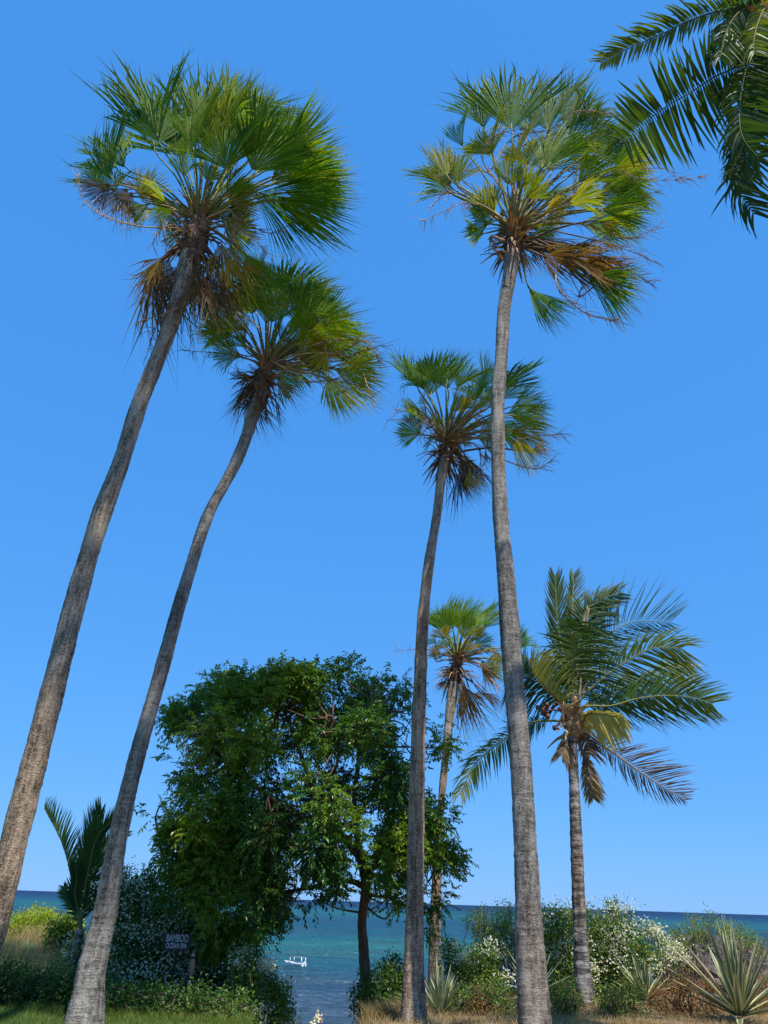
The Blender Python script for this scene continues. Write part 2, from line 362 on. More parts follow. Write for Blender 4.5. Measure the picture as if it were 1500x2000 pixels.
# ------------------------------------------------------------------ fan palms
WIND = np.array([1.0, .15, .05])
DOWN = np.array([0, 0, -1.0])
def fan_frond(root, H0, H, A, N, L, spread, age, dead=False, nseg=52, windk=.07, droop=.06):
    """one frond: petiole from H0 to H, pleated blade from H"""
    A = unit(A); N = unit(N - A * np.dot(A, N)); S = np.cross(A, N)
    mb = MB()
    th = np.linspace(-spread, spread, nseg); th = th + rng.normal(size=nseg) * .010
    dth = 2 * spread / nseg
    if dead: windk *= 1.2
    Li = L * (.66 + .34 * np.cos(th)) * 1.03 * (1 + .06 * rng.normal(size=nseg))
    ks = np.array([.02, .18, .36, .52, .68, .80, .91, 1.0]); K = len(ks)
    cup = rng.uniform(-.05, .45); bend = rng.uniform(.0, .25)
    D = A[None] * np.cos(th)[:, None] + S[None] * np.sin(th)[:, None] + N[None] * (cup * np.sin(th) ** 2)[:, None]
    D = unit(D)
    e = unit(-A[None] * np.sin(th)[:, None] + S[None] * np.cos(th)[:, None])
    split = .50 if dead else rng.uniform(.66, .76)
    C = H + D[:, None] * (Li[:, None] * ks[None])[..., None]
    wk = windk * (1 + .5 * rng.normal(size=nseg)) * L
    C = C + WIND[None, None] * (wk[:, None] * (ks ** 2.4)[None])[..., None]
    dk = droop * np.abs(1 + .6 * rng.normal(size=nseg)) * L
    C = C + DOWN[None, None] * (dk[:, None] * (ks ** 3)[None])[..., None]
    swirl = rng.normal() * .10
    C = C + S[None, None] * (swirl * L * (ks ** 2.2))[None, :, None]
    if rng.random() < .6:                              # a torn group of segments that folds over
        t0 = rng.uniform(-spread, spread); g = np.exp(-((th - t0) / .28) ** 2) * rng.uniform(.15, .5) * L
        C = C + (DOWN * .7 + WIND * .5 - A * .5)[None, None] * (g[:, None] * (ks ** 3)[None])[..., None]
    wavy = .035 * L * np.sin(th * rng.uniform(5, 11) + rng.uniform(0, 6)); C = C + N[None, None] * (wavy[:, None] * (ks ** 1.5)[None])[..., None]
    C = C - N[None, None] * (bend * L * (ks ** 2)[None, :, None] * .4)
    fre = np.clip((ks - split) / (1 - split), 0, 1)
    jit = rng.normal(size=(nseg, 3)) * (.17 if dead else .055) * L
    C = C + jit[:, None] * (fre ** 1.5)[None, :, None]
    w = np.where(ks < split, np.tan(dth / 2) * ks, np.tan(dth / 2) * split * (1 - fre) ** 1.25)
    w = np.maximum(w, .0012 / L) * 1.03
    if dead: w = w * rng.uniform(.7, 1.1, nseg)[:, None] + 0 * w[None]
    w = np.broadcast_to(w, (nseg, K))
    E = e[:, None] * (Li[:, None] * w)[..., None]
    R = -N[None, None] * (Li[:, None] * w * .75)[..., None]
    ages = np.clip(age + rng.normal(size=nseg) * .05 + (rng.random(nseg) < .07) * .2, 0, 1)
    strips(mb, C, E, R, ages, ks)
    d = unit(H - H0); ln = np.linalg.norm(H - H0)
    mid = (H0 + H) / 2 + np.array([0, 0, .06 * ln])
    pts = smooth([H0, mid, H, H + A * L * .1], 9)
    pm = MB(); tube(pm, pts, np.linspace(.032, .013, 9), 5, a=min(1, age * 1.6))
    fr = mb.build('dead_frond' if dead else 'frond', DEAD if dead and age > .9 else FAN, root)
    pt = pm.build('petiole', STALK if dead else PET, root)
    loc = Vector(world_loc(root)); pt.parent = fr; pt.location = (0, 0, 0)
    return fr

def stalk(root, pts, r0=.018, nb=14, bl=.35, name='flower_stalk', age=.4):
    mb = MB(); c = smooth(pts, 26); tube(mb, c, np.linspace(r0, r0 * .25, 26), 5, a=age)
    tot = np.linalg.norm(c[-1] - c[0])
    for k in range(nb):
        i = int(rng.integers(7, 25)); d = unit(c[min(i+1, 25)] - c[i-1] + rng.normal(size=3) * .5 * tot / 26 * 2 + np.array([.3, 0, -.15]) * tot / 26)
        ln = bl * rng.uniform(.4, 1.1); p = [c[i]]
        for s in range(4):
            d = unit(d + rng.normal(size=3) * .28 + WIND * .15 + DOWN * .08); p.append(p[-1] + d * ln / 4)
        tube(mb, np.array(p), np.linspace(r0 * .45, r0 * .16, 5), 3, a=np.clip(age + rng.normal() * .2, 0, 1))
    return mb.build(name, STALK, root)

def trunk(root, spec, Y0, Y1, mat, sides=26, step=.05, jit=.018, brown=None, name='trunk', base_z=None, ringdepth=0.0):
    pts = []; rad = []
    y_top, y_bot = spec[-1][1], spec[0][1]
    for (px, py, wpx) in spec:
        f = (y_bot - py) / (y_bot - y_top); p = P(px, py, Y0 + (Y1 - Y0) * f)
        pts.append(p); rad.append(.5 * wpx * m_per_px(p))
    for i in range(len(spec)):
        j = max(0, i - 1); k = min(len(spec) - 1, i + 1); dx = spec[k][0] - spec[j][0]; dy = spec[k][1] - spec[j][1]; rad[i] *= abs(dy) / math.hypot(dx, dy)
    p0 = pts[0].copy(); gz = float(ground_z(p0[0], p0[1])) if base_z is None else base_z
    if p0[2] > gz - .1:
        d = unit(pts[0] - pts[1]); k = (p0[2] - gz + .15) / max(.3, -d[2])
        pts.insert(0, p0 + d * k); rad.insert(0, rad[0] * 1.18)
    arr = np.concatenate([np.array(pts), np.array(rad)[:, None]], 1)
    n = int(np.linalg.norm(np.diff(arr[:, :3], axis=0), axis=1).sum() / step)
    s = smooth(arr, n)
    rr = s[:, 3] * (1 + .028 * np.convolve(rng.normal(size=n + 8), np.ones(9) / 3, 'valid'))
    if ringdepth:
        ph = np.cumsum(rng.uniform(.6, 1.4, size=n)) * .9; rr = rr * (1 + ringdepth * np.sin(ph))
    mb = MB()
    z = s[:, 2]
    tube(mb, s[:, :3], rr, sides, jit=jit, a=0.0)
    if brown is not None:
        zv = mb.v[0][:, 2]; a = np.zeros(len(zv))
        for (za, zb, amt) in brown: a = np.maximum(a, amt * sst(za - .8, za + .4, zv) * (1 - sst(zb - .4, zb + .8, zv)))
        mb.a[0] = a
    return mb.build(name, mat, root), s

def crown_base(root, hp, r, down, n=95, length=.62):
    """ring of old leaf bases and loose fibre under the crown"""
    mb = MB()
    tube(mb, smooth([hp + down * r * 6, hp + down * r * 3, hp, hp - down * r * 1.2], 20),
         np.array([.85, .9, .95, 1, 1.05, 1.1, 1.15, 1.2, 1.2, 1.2, 1.15, 1.1, 1.05, 1.0, .9, .75, .6, .45, .3, .1]) * r, 16, jit=.10)
    o = mb.build('fibre_core', FIBRE, root)
    lb = MB()
    for k in range(n):
        az = rng.uniform(0, 2 * math.pi); s = rng.uniform(0, 1)
        u = np.array([math.cos(az), math.sin(az), 0])
        p0 = hp + down * r * (5.5 * s - .8) + u * r * .95
        d = unit(u * rng.uniform(.35, 1.1) - down * (rng.uniform(.2, 1.4) if s < .45 else rng.uniform(-1.2, .6)) + .25 * rng.normal(size=3))
        ln = length * rng.uniform(.4, 1)
        C = smooth([p0, p0 + d * ln * .5, p0 + d * ln + DOWN * ln * .25], 5)
        E = np.cross(d, -down); E = unit(E)[None] * np.linspace(.045, .008, 5)[:, None] * rng.uniform(.4, 1.1)
        strips(lb, C[None], E[None], np.broadcast_to(-down * .015, (1, 5, 3)), .6 + .3 * rng.random(), np.linspace(0, .6, 5))
    lb.build('leaf_bases', STALK, root)

def fan_palm(label, spec, Y0, Y1, heart, fronds, dead, stalks, mat, brown=None, nfill=10, fillr=.75, jitter=.02, fill_age=(.05, .35), base_scale=1.0):
    p0 = P(*spec[0][:2], Y0); gz = float(ground_z(p0[0], p0[1]))
    root = thing('fan_palm', label, 'palm tree', (p0[0], p0[1], gz), 'fan palms on the shore')
    trunk(root, spec + [(heart[0], heart[1] + 12, spec[-1][2] * .9)], Y0, Y1, mat, brown=brown)
    hp = P(heart[0], heart[1], Y1); mpp = m_per_px(hp)
    tp = P(spec[-1][0], spec[-1][1], Y1); down = unit(tp - hp); r = spec[-1][2] * .5 * mpp
    crown_base(root, hp, r * 1.0 * base_scale, down)
    echo = [(f[0] + rng.normal() * 9, f[1] + rng.normal() * 9, f[0] * .08 + f[2] * .92 + rng.normal() * 16, f[1] * .12 + f[3] * .88 + rng.normal() * 10, f[4] + rng.uniform(.25, .8), f[5] + .04, f[6] * .95) for f in fronds if rng.random() < .85 and f[5] < .5]
    dead = [x for x in dead if rng.random() < .97] + [(a + rng.normal() * 7, b + rng.normal() * 7, c + rng.normal() * 11, d + rng.normal() * 9, e) for a, b, c, d, e in dead if rng.random() < .5]
    for f in list(fronds) + echo:
        hx, hy, tx, ty, dY, age, spd = f[:7]
        H = P(hx, hy, Y1 + dY); tip = P(tx, ty, Y1 + dY + rng.uniform(-.25, .25) + .1 * np.sign(dY))
        A = tip - H; L = np.linalg.norm(A) * .97; A = unit(A)
        view = unit(CAM - H)
        roll = rng.uniform(-.9, .9); side = np.cross(A, view)
        N = view * math.cos(roll) + side * math.sin(roll)
        age = min(1, max(0, age + rng.normal() * .04))
        fan_frond(root, hp + unit(H - hp) * r * .8, H, A, N, L, math.radians(spd * .84 if spd < 50 else 42 + (spd - 50) * .5), age)
    for k in range(nfill):      # far side and young spear leaves
        az = rng.uniform(-.2, math.pi + .2); el = rng.uniform(.0, .65)
        d = np.array([math.cos(az) * math.cos(el), math.sin(az) * math.cos(el), math.sin(el)])
        d = unit(d + np.array([.15, 0, .25]))
        H = hp + d * fillr * rng.uniform(.6, .95); A = unit(d + WIND * .15 + rng.normal(size=3) * .12)
        N = unit(np.cross(A, rng.normal(size=3))) if k % 3 else unit(CAM - H)
        fan_frond(root, hp, H, A, N, fillr * rng.uniform(.7, .95), math.radians(rng.uniform(40, 70)), rng.uniform(*fill_age))
    for k in range(nfill):      # younger fans on short stalks filling the heart of the crown
        az = rng.uniform(0, 2 * math.pi); el = rng.uniform(.55, 1.3)
        d = unit(np.array([math.cos(az) * math.cos(el) + .15, math.sin(az) * math.cos(el), math.sin(el)]))
        H = hp + d * fillr * rng.uniform(.75, 1.15); A = unit(d + WIND * .2 + rng.normal(size=3) * .2)
        fan_frond(root, hp, H, A, unit(unit(CAM - H) + rng.normal(size=3) * .5), fillr * rng.uniform(.45, .75), math.radians(rng.uniform(40, 62)), rng.uniform(.1, .5))
    for (hx, hy, tx, ty, ag) in dead:
        dY = rng.uniform(-.35, .35)
        H = P(hx, hy, Y1 + dY); tip = P(tx, ty, Y1 + dY + rng.uniform(-.2, .2)); A = tip - H; L = np.linalg.norm(A)
        N = unit(unit(CAM - H) + rng.normal(size=3) * .6)
        fan_frond(root, hp + down * r * rng.uniform(0, 3), H, A, N, L, math.radians(rng.uniform(22, 46)), ag - rng.uniform(0, .25), dead=True, nseg=22, windk=.10, droop=.22)
    for s in stalks:
        th = .018
        if isinstance(s, tuple): s, th = s
        pts = [P(x, y, Y1 + rng.uniform(-.4, .2)) for x, y in s]
        ln = sum(np.linalg.norm(pts[i+1] - pts[i]) for i in range(len(pts) - 1))
        stalk(root, pts, th, int(8 + ln * 10), .42, age=rng.uniform(.1, .8))
    return root

def zone(pyA, pyB, px, Y): return (P(px, pyA, Y)[2], P(px, pyB, Y)[2])

# --- leftmost tall palm
rng = np.random.default_rng(201)
fan_palm('tallest left fan palm, trunk leaning in from the left edge, highest crown on the left',
    [(-40, 1900, 66), (-13, 1800, 60), (38, 1600, 51), (95, 1380, 46), (157, 1140, 41), (200, 1000, 38), (234, 910, 35), (272, 790, 33), (308, 700, 32), (338, 620, 34), (362, 540, 40), (376, 490, 42)],
    12, 12, (389, 430),
    [(310,276,280,130,-.2,.02,42), (217,350,172,235,.3,.06,34), (345,300,345,138,.6,.05,55), (380,299,360,190,-.6,.2,62), (420,290,408,172,-.5,.3,52), (455,260,478,132,.4,.1,40),
     (440,330,455,215,-.8,.16,70), (492,332,565,225,-.5,.18,78), (500,300,565,190,.5,.1,60), (540,320,640,250,.1,.14,44), (565,330,665,285,.5,.2,42), (560,352,682,335,-.4,.15,40), (555,375,690,385,.3,.12,38), (545,392,685,425,-.2,.08,36), (500,270,560,185,.6,.2,44), (225,330,190,235,.9,.1,36),
     (505,375,640,445,.3,.05,38), (205,372,160,300,.6,.15,45), (275,390,300,320,-.2,.45,42), (290,398,245,432,.2,.35,40), (250,368,195,410,.1,.8,50), (215,360,160,395,0,.9,45),
     (340,410,275,432,-.3,.2,35), (470,300,520,200,.8,.12,60), (395,270,420,150,.9,.1,55), (440,280,500,190,-.2,.22,60), (530,350,620,300,.5,.18,42), (330,290,305,190,.5,.1,44), (450,480,490,560,.1,.3,45), (480,500,540,590,.4,.2,40)],
    [(330,505,285,590,.95),(320,535,300,640,.95),(345,555,335,655,1),(378,520,368,610,1),(420,505,432,585,.6),(412,545,440,650,.95),(300,520,268,590,.95),(398,540,400,630,1),(350,520,310,600,.95),(440,500,470,580,.7),(430,540,455,620,.95),(318,505,300,570,.95),(260,375,200,425,.9),(370,500,350,600,1)],
    [[(400,430),(448,395),(462,430),(425,505)], [(395,420),(440,380),(470,420),(445,480)], [(400,440),(470,430),(520,455),(565,440)], [(375,445),(260,440),(172,402),(150,330)],
     [(350,480),(318,430),(325,495)], [(360,570),(305,640),(285,700)], [(405,425),(450,410),(455,470),(400,520)], [(400,435),(440,440),(500,470),(520,500)], [(380,450),(330,440),(300,470),(305,500)], [(350,600),(300,620),(262,630)], [(395,430),(430,420),(440,450),(420,490)]],
    BARKF, brown=[(*zone(1800, 1330, 40, 12), .9), (*zone(1080, 960, 200, 12), .35)], nfill=8, fillr=.95)

# --- second palm
rng = np.random.default_rng(102)
fan_palm('curved fan palm with the flared base at lower left, second crown from the left',
    [(162, 2010, 84), (170, 1960, 68), (178, 1900, 56), (206, 1780, 46), (219, 1700, 42), (240, 1590, 36), (267, 1480, 33), (318, 1300, 29), (345, 1200, 27), (369, 1120, 25), (409, 1000, 24), (436, 950, 24), (460, 905, 25), (482, 850, 25), (500, 790, 27), (511, 755, 32)],
    12.8, 13.6, (520, 718),
    [(455,655,372,640,.2,.25,46), (480,645,398,605,0,.3,50), (500,610,455,510,.5,.2,55), (525,590,505,492,.7,.12,55), (560,590,598,492,.4,.08,60), (575,620,640,545,.3,.1,60), (595,640,702,585,0,.12,56),
     (580,640,612,560,-.5,.18,66), (530,630,535,540,-.6,.18,64), (600,658,732,632,-.2,.2,44), (560,655,615,612,-.7,.25,66), (605,672,700,662,.3,.12,42), (655,722,752,742,0,.3,52), (640,742,692,806,-.2,.35,46),
     (665,705,742,690,.3,.2,46), (545,600,560,510,.2,.12,60), (600,600,650,560,.6,.1,50), (470,620,440,560,.4,.35,55), (450,640,420,560,.5,.3,50)],
    [(495,740,450,735,.95),(482,750,442,818,1),(490,765,470,828,1),(538,775,545,832,1),(545,755,588,775,.95),(475,740,438,718,.95),(500,745,470,780,1),(505,770,495,835,1),(640,690,600,730,.5),(510,740,475,700,.95)],
    [[(530,705),(585,730),(640,700),(625,665)], [(560,690),(660,690),(715,665),(745,720)], [(540,712),(650,742),(715,760),(728,800)], [(500,705),(430,690),(358,685)], [(530,710),(600,690),(690,700),(720,760)],
     [(540,710),(640,665),(735,668)], [(520,700),(460,690),(440,670)], [(535,715),(600,745),(665,735),(700,700)], [(540,700),(640,720),(700,690),(752,672)]],
    BARKG, nfill=9, fillr=1.0, fill_age=(.05, .4))

# --- right tall palm
rng = np.random.default_rng(103)
fan_palm('tallest right fan palm with thick grey trunk crossing the smaller middle crown',
    [(1045, 2010, 68), (1042, 1960, 64), (1034, 1825, 54), (1026, 1650, 45), (1016, 1475, 41), (1001, 1300, 40), (988, 1125, 34), (980, 1040, 31), (975, 950, 29), (972, 850, 27), (973, 775, 26), (979, 700, 25), (985, 600, 25), (995, 540, 27), (1001, 495, 30)],
    11.5, 12, (1003, 450),
    [(880,365,832,275,0,.25,36), (872,345,852,272,-.3,.38,38), (905,285,872,215,.3,.08,36), (1000,255,985,120,0,.06,56), (945,250,925,160,.3,.08,38), (1070,255,1062,150,.6,.08,42), (1100,245,1168,165,.2,.1,42),
     (1070,325,1132,240,-.4,.2,62), (1150,295,1222,232,.2,.16,56), (1130,355,1202,290,-.3,.28,56), (1175,410,1282,408,-.3,.1,42), (1160,392,1262,352,.2,.12,36), (1030,325,1000,262,-.6,.35,60),
     (1145,438,1252,452,.1,.2,44), (1150,545,1252,572,0,.03,48), (1033,562,1080,635,0,.06,34), (1040,442,1092,462,0,.3,46), (1060,385,1135,395,.4,.25,46), (1030,260,1040,140,.8,.1,50),
     (890,360,915,295,-.5,.3,44), (1100,300,1190,220,.6,.15,56), (1180,370,1270,320,.6,.15,50), (960,300,930,220,-.2,.25,60), (1110,400,1180,360,-.5,.3,60), (1180,300,1240,270,.5,.2,50), (1200,330,1270,300,.2,.3,50), (1060,330,1060,240,-.2,.25,56)],
    [(1060,480,1150,512,.95),(1085,490,1190,530,1),(1110,502,1230,545,.95),(1060,500,1135,535,1),(1140,520,1240,535,.95),(1120,500,1210,512,.9),(1040,460,1110,500,1),(1030,400,1060,360,.8),(985,475,975,450,.9),(1170,430,1240,440,.85),(1020,500,1025,530,1)],
    [([(1085,520),(1092,565),(1145,612),(1205,628)], .022), ([(985,470),(958,462),(965,488),(992,492)], .03), [(990,430),(920,395),(826,432)], [(960,410),(880,375),(838,405)], [(960,400),(900,350),(870,330)],
     [(1040,400),(1140,270),(1195,330),(1290,352),(1385,342)], [(960,330),(1010,265),(1080,250),(1110,222),(1212,226)], [(1020,420),(940,290),(1000,255),(1080,260)], [(1040,430),(1150,440),(1240,465),(1300,430)],
     [(1080,450),(1200,480),(1285,512)], [(1010,420),(1130,330),(1200,370),(1240,440)], [(1000,420),(960,340),(900,330),(860,300)], [(1010,400),(1000,300),(1060,270),(1120,300)], [(1040,420),(1130,410),(1220,400),(1290,370)],
     [(1060,470),(1180,500),(1280,560)], [(1040,440),(1180,350),(1300,330),(1340,355)], [(1160,560),(1130,580),(1140,550)]],
    BARKG, brown=[(*zone(1990, 1830, 1035, 11.5), .5)], nfill=8, fillr=.9, fill_age=(.05, .35))

# --- middle palm
rng = np.random.default_rng(104)
fan_palm('slim fan palm in the middle, straight trunk standing before the leafy tree',
    [(808, 2010, 56), (808, 1900, 40), (810, 1800, 35), (812, 1650, 32), (815, 1500, 29), (820, 1350, 26), (827, 1200, 22), (838, 1100, 20), (854, 1000, 18), (861, 940, 19), (869, 895, 20)],
    14, 14.6, (872, 862),
    [(815,755,812,678,.3,.08,52), (850,752,850,674,0,.14,58), (872,748,888,678,.4,.1,58), (893,757,922,692,-.3,.2,46), (930,784,936,724,-.4,.18,76), (945,752,966,700,.3,.12,46), (990,757,1026,700,.2,.1,56),
     (1005,792,1074,775,.1,.12,56), (1000,815,1082,828,0,.25,46), (1000,862,1052,905,-.2,.42,70), (1000,805,1060,800,.5,.2,50), (818,800,776,788,0,.2,52), (852,835,852,808,-.3,.35,50), (905,794,912,768,-.5,.5,46),
     (920,912,928,966,-.2,.42,44), (830,760,800,700,.5,.1,50), (980,780,1000,720,.4,.15,55), (830,790,820,765,-.2,.5,40), (970,840,1040,850,.4,.25,50), (960,790,970,740,0,.2,60), (1000,840,1070,870,.3,.55,55)],
    [(898,925,918,976,.98),(940,918,962,948,.9),(900,895,922,945,.95),(888,870,905,925,.95),(862,880,845,905,1),(855,870,830,852,.95),(905,915,895,965,1),(930,910,940,960,.9),(880,900,875,950,1),(1040,880,1080,870,.8)],
    [[(865,845),(828,822),(754,820)], [(865,840),(810,808),(770,800)], [(880,845),(930,810),(952,830),(945,900)], [(960,890),(1050,915),(1086,890)], [(1000,860),(1060,850),(1110,848)], [(880,850),(920,840),(960,850)],
     [(875,850),(900,820),(940,800)], [(875,855),(840,835),(815,850)], [(880,860),(930,870),(940,930)], [(885,855),(930,850),(950,890),(930,940)], [(875,840),(890,800),(930,820),(960,870)], [(870,850),(850,820),(810,835)]],
    BARKF, brown=[(*zone(1990, 1100, 812, 14), .9)], nfill=8, fillr=.85, fill_age=(.1, .45))

# --- far palm
rng = np.random.default_rng(105)
fan_palm('small shaggy fan palm farthest back, with brown dead leaves hanging under its crown',
    [(849, 1945, 27), (849, 1900, 26), (850, 1793, 22), (854, 1700, 17), (859, 1600, 14), (868, 1500, 14), (876, 1420, 17), (884, 1350, 20), (889, 1315, 20)],
    21, 21, (893, 1288),
    [(872,1232,858,1164,0,.12,56), (895,1228,892,1158,.3,.12,56), (922,1228,932,1158,.2,.16,52), (945,1228,966,1164,0,.12,50), (930,1222,960,1195,-.5,.2,56), (862,1226,850,1190,.3,.1,50), (970,1272,968,1310,0,.42,50),
     (990,1292,1032,1300,.1,.3,46), (1008,1262,1034,1228,.3,.12,50), (915,1272,932,1250,-.4,.45,46), (862,1278,834,1268,.2,.6,40), (852,1292,845,1258,0,.55,36), (940,1290,975,1330,.2,.3,40), (905,1235,915,1190,-.5,.3,60), (885,1230,875,1185,-.4,.2,60)],
    [(898,1335,906,1415,.9),(902,1340,918,1425,.85),(894,1340,897,1400,.95),(945,1352,975,1382,.95),(868,1330,856,1348,.95),(876,1308,858,1322,.95),(925,1345,955,1362,.95),(910,1345,925,1400,.95),(940,1300,975,1345,.9)],
    [[(885,1282),(830,1268),(768,1272)], [(905,1290),(940,1305),(975,1345)], [(900,1285),(930,1270),(975,1275)], [(890,1300),(920,1320),(950,1350)], [(895,1290),(935,1295),(965,1320)]],
    BARKF, brown=[(*zone(1930, 1500, 850, 21), .8)], nfill=7, fillr=.8)

def added_shade_palm(label, base, hp, R, n=34):  # unseen palm added overhead so its crown shades the curved left trunk
    base = np.array(base, float); hp = np.array(hp, float); base[2] = float(ground_z(base[0], base[1]))
    root = thing('fan_palm', label, 'palm tree', base, 'fan palms on the shore')
    c = smooth([base + DOWN * .2, base * .66 + hp * .34 + np.array([0, -1.0, .6]), base * .33 + hp * .67 + np.array([0, -.8, .6]), hp + DOWN * .2], 300)
    mb = MB(); tube(mb, c, np.interp(np.linspace(0, 1, 300), [0, .05, .3, 1], [.36, .28, .21, .13]), 24, jit=.015); mb.build('trunk', BARKG, root)
    crown_base(root, hp, .15, DOWN)
    g = math.pi * (3 - math.sqrt(5))
    for k in range(n):
        el = math.radians(np.interp(k / n, [0, 1], [-35, 80]) + rng.normal() * 6); az = k * g
        d = unit(np.array([math.cos(az) * math.cos(el), math.sin(az) * math.cos(el), math.sin(el)]) + WIND * .12)
        H = hp + d * R * .5 * rng.uniform(.85, 1.15); N = unit(np.cross(d, rng.normal(size=3)) * .5 + np.array([0, 0, 1.0]))
        fan_frond(root, hp, H, unit(d + rng.normal(size=3) * .1), N, R * .52 * rng.uniform(.85, 1.1), math.radians(rng.uniform(50, 75)), rng.uniform(.02, .3), nseg=40)
    return root
rng = np.random.default_rng(106)
added_shade_palm('added unseen fan palm overhead, leaning seaward to shade the curved left trunk', (-3.6, -2.5, 0), (-.2, 7.1, 22.0), 2.8)

# ------------------------------------------------------------------ feather palms
def pinnate(root, pts, ll, age, hang=.25, wind=.35, fwd=.45, nrm=None, n=62, up=(1, 1), wd=.036, start=.16, tipage=.0, rr=.03, name='frond', lift=0.0, prof=.55):
    c = smooth(pts, 60); T = unit(np.gradient(c, axis=0)); n = int(n * 1.2)
    mb = MB(); view = unit(CAM - c[30]); nn = view if nrm is None else unit(nrm)
    ts = np.linspace(start, .995, n)
    for s in (-1, 1):
        k = up[0] if s < 0 else up[1]
        if k <= 0: continue
        idx = ts * 59; i0 = np.clip(idx.astype(int), 0, 58); f = (idx - i0)[:, None]
        p = c[i0] * (1 - f) + c[i0 + 1] * f; t = unit(T[i0] * (1 - f) + T[i0 + 1] * f)
        side = unit(np.cross(t, nn)) * s
        prof_ = np.sin(np.clip((ts - start) / (1 - start), 0, 1) * math.pi * .86 + .22) ** prof
        L = ll * k * prof_ * (1 + .09 * rng.normal(size=n))
        ff = (fwd + .75 * ts ** 2)[:, None] + .12 * rng.normal(size=(n, 1))
        d0 = unit(side + t * ff - nn * .15 + lift * np.array([0, 0, 1.0]) + .07 * rng.normal(size=(n, 3)))
        ks = np.array([0, .12, .3, .5, .7, .86, 1.0]); K = 7
        C = p[:, None] + d0[:, None] * (L[:, None] * ks)[..., None]
        C = C + DOWN * (hang * (1 + .3 * rng.normal(size=n)) * L)[:, None, None] * (ks ** 2)[None, :, None]
        C = C + WIND * (wind * (1 + .35 * rng.normal(size=n)) * L)[:, None, None] * (ks ** 2)[None, :, None]
        wv = wd * np.array([.35, .8, 1, .9, .7, .4, .05]) * .5
        e = unit(np.cross(d0, nn) + .35 * rng.normal(size=(n, 3)))
        E = e[:, None] * wv[None, :, None] * (.7 + .3 * prof_)[:, None, None]
        R = np.cross(e, d0)[:, None] * wv[None, :, None] * .5
        keep = rng.random(n) > .04
        ag = np.clip(age + tipage * ts ** 2 + .05 * rng.normal(size=n), 0, 1)
        strips(mb, C[keep], E[keep], np.broadcast_to(R, C.shape)[keep], ag[keep], ks)
    o = mb.build(name, PIN, root)
    rb = MB(); tube(rb, c, np.linspace(rr, rr * .2, 60), 6, a=min(1, age * 1.5 + .15)); r = rb.build('midrib', PET if root.name != 'coconut_palm.001' else RIB, root)
    r.parent = o; r.location = (0, 0, 0)
    return o

def PP(lst, Y, dys=None, sx=1, sy=1, ox=0, oy=0):
    n = len(lst); dys = [0] * n if dys is None else dys
    if not isinstance(dys, (list, tuple)): dys = list(np.linspace(0, dys, n))
    return [P(ox + x * sx, oy + y * sy, Y + d) for (x, y), d in zip(lst, dys)]

def ellipsoid(mb, c, r, n=10, m=8, a=0.0, jit=0.0):
    th = np.linspace(0, math.pi, m + 1)[1:-1]; ph = np.arange(n) / n * 2 * math.pi
    V = [[np.sin(t) * np.cos(p), np.sin(t) * np.sin(p), np.cos(t)] for t in th for p in ph] + [[0, 0, 1], [0, 0, -1]]
    V = np.array(V) * (1 + jit * rng.normal(size=(len(V), 1))); V = V * np.asarray(r) + c
    q = []; tr = []
    for i in range(m - 2):
        for j in range(n): q.append([i*n+j, (i+1)*n+j, (i+1)*n+(j+1) % n, i*n+(j+1) % n])
    N = (m - 1) * n
    for j in range(n): tr.append([N, j, (j+1) % n]); tr.append([N+1, (m-2)*n+(j+1) % n, (m-2)*n+j])
    mb.add(V, q, tr, a=a)

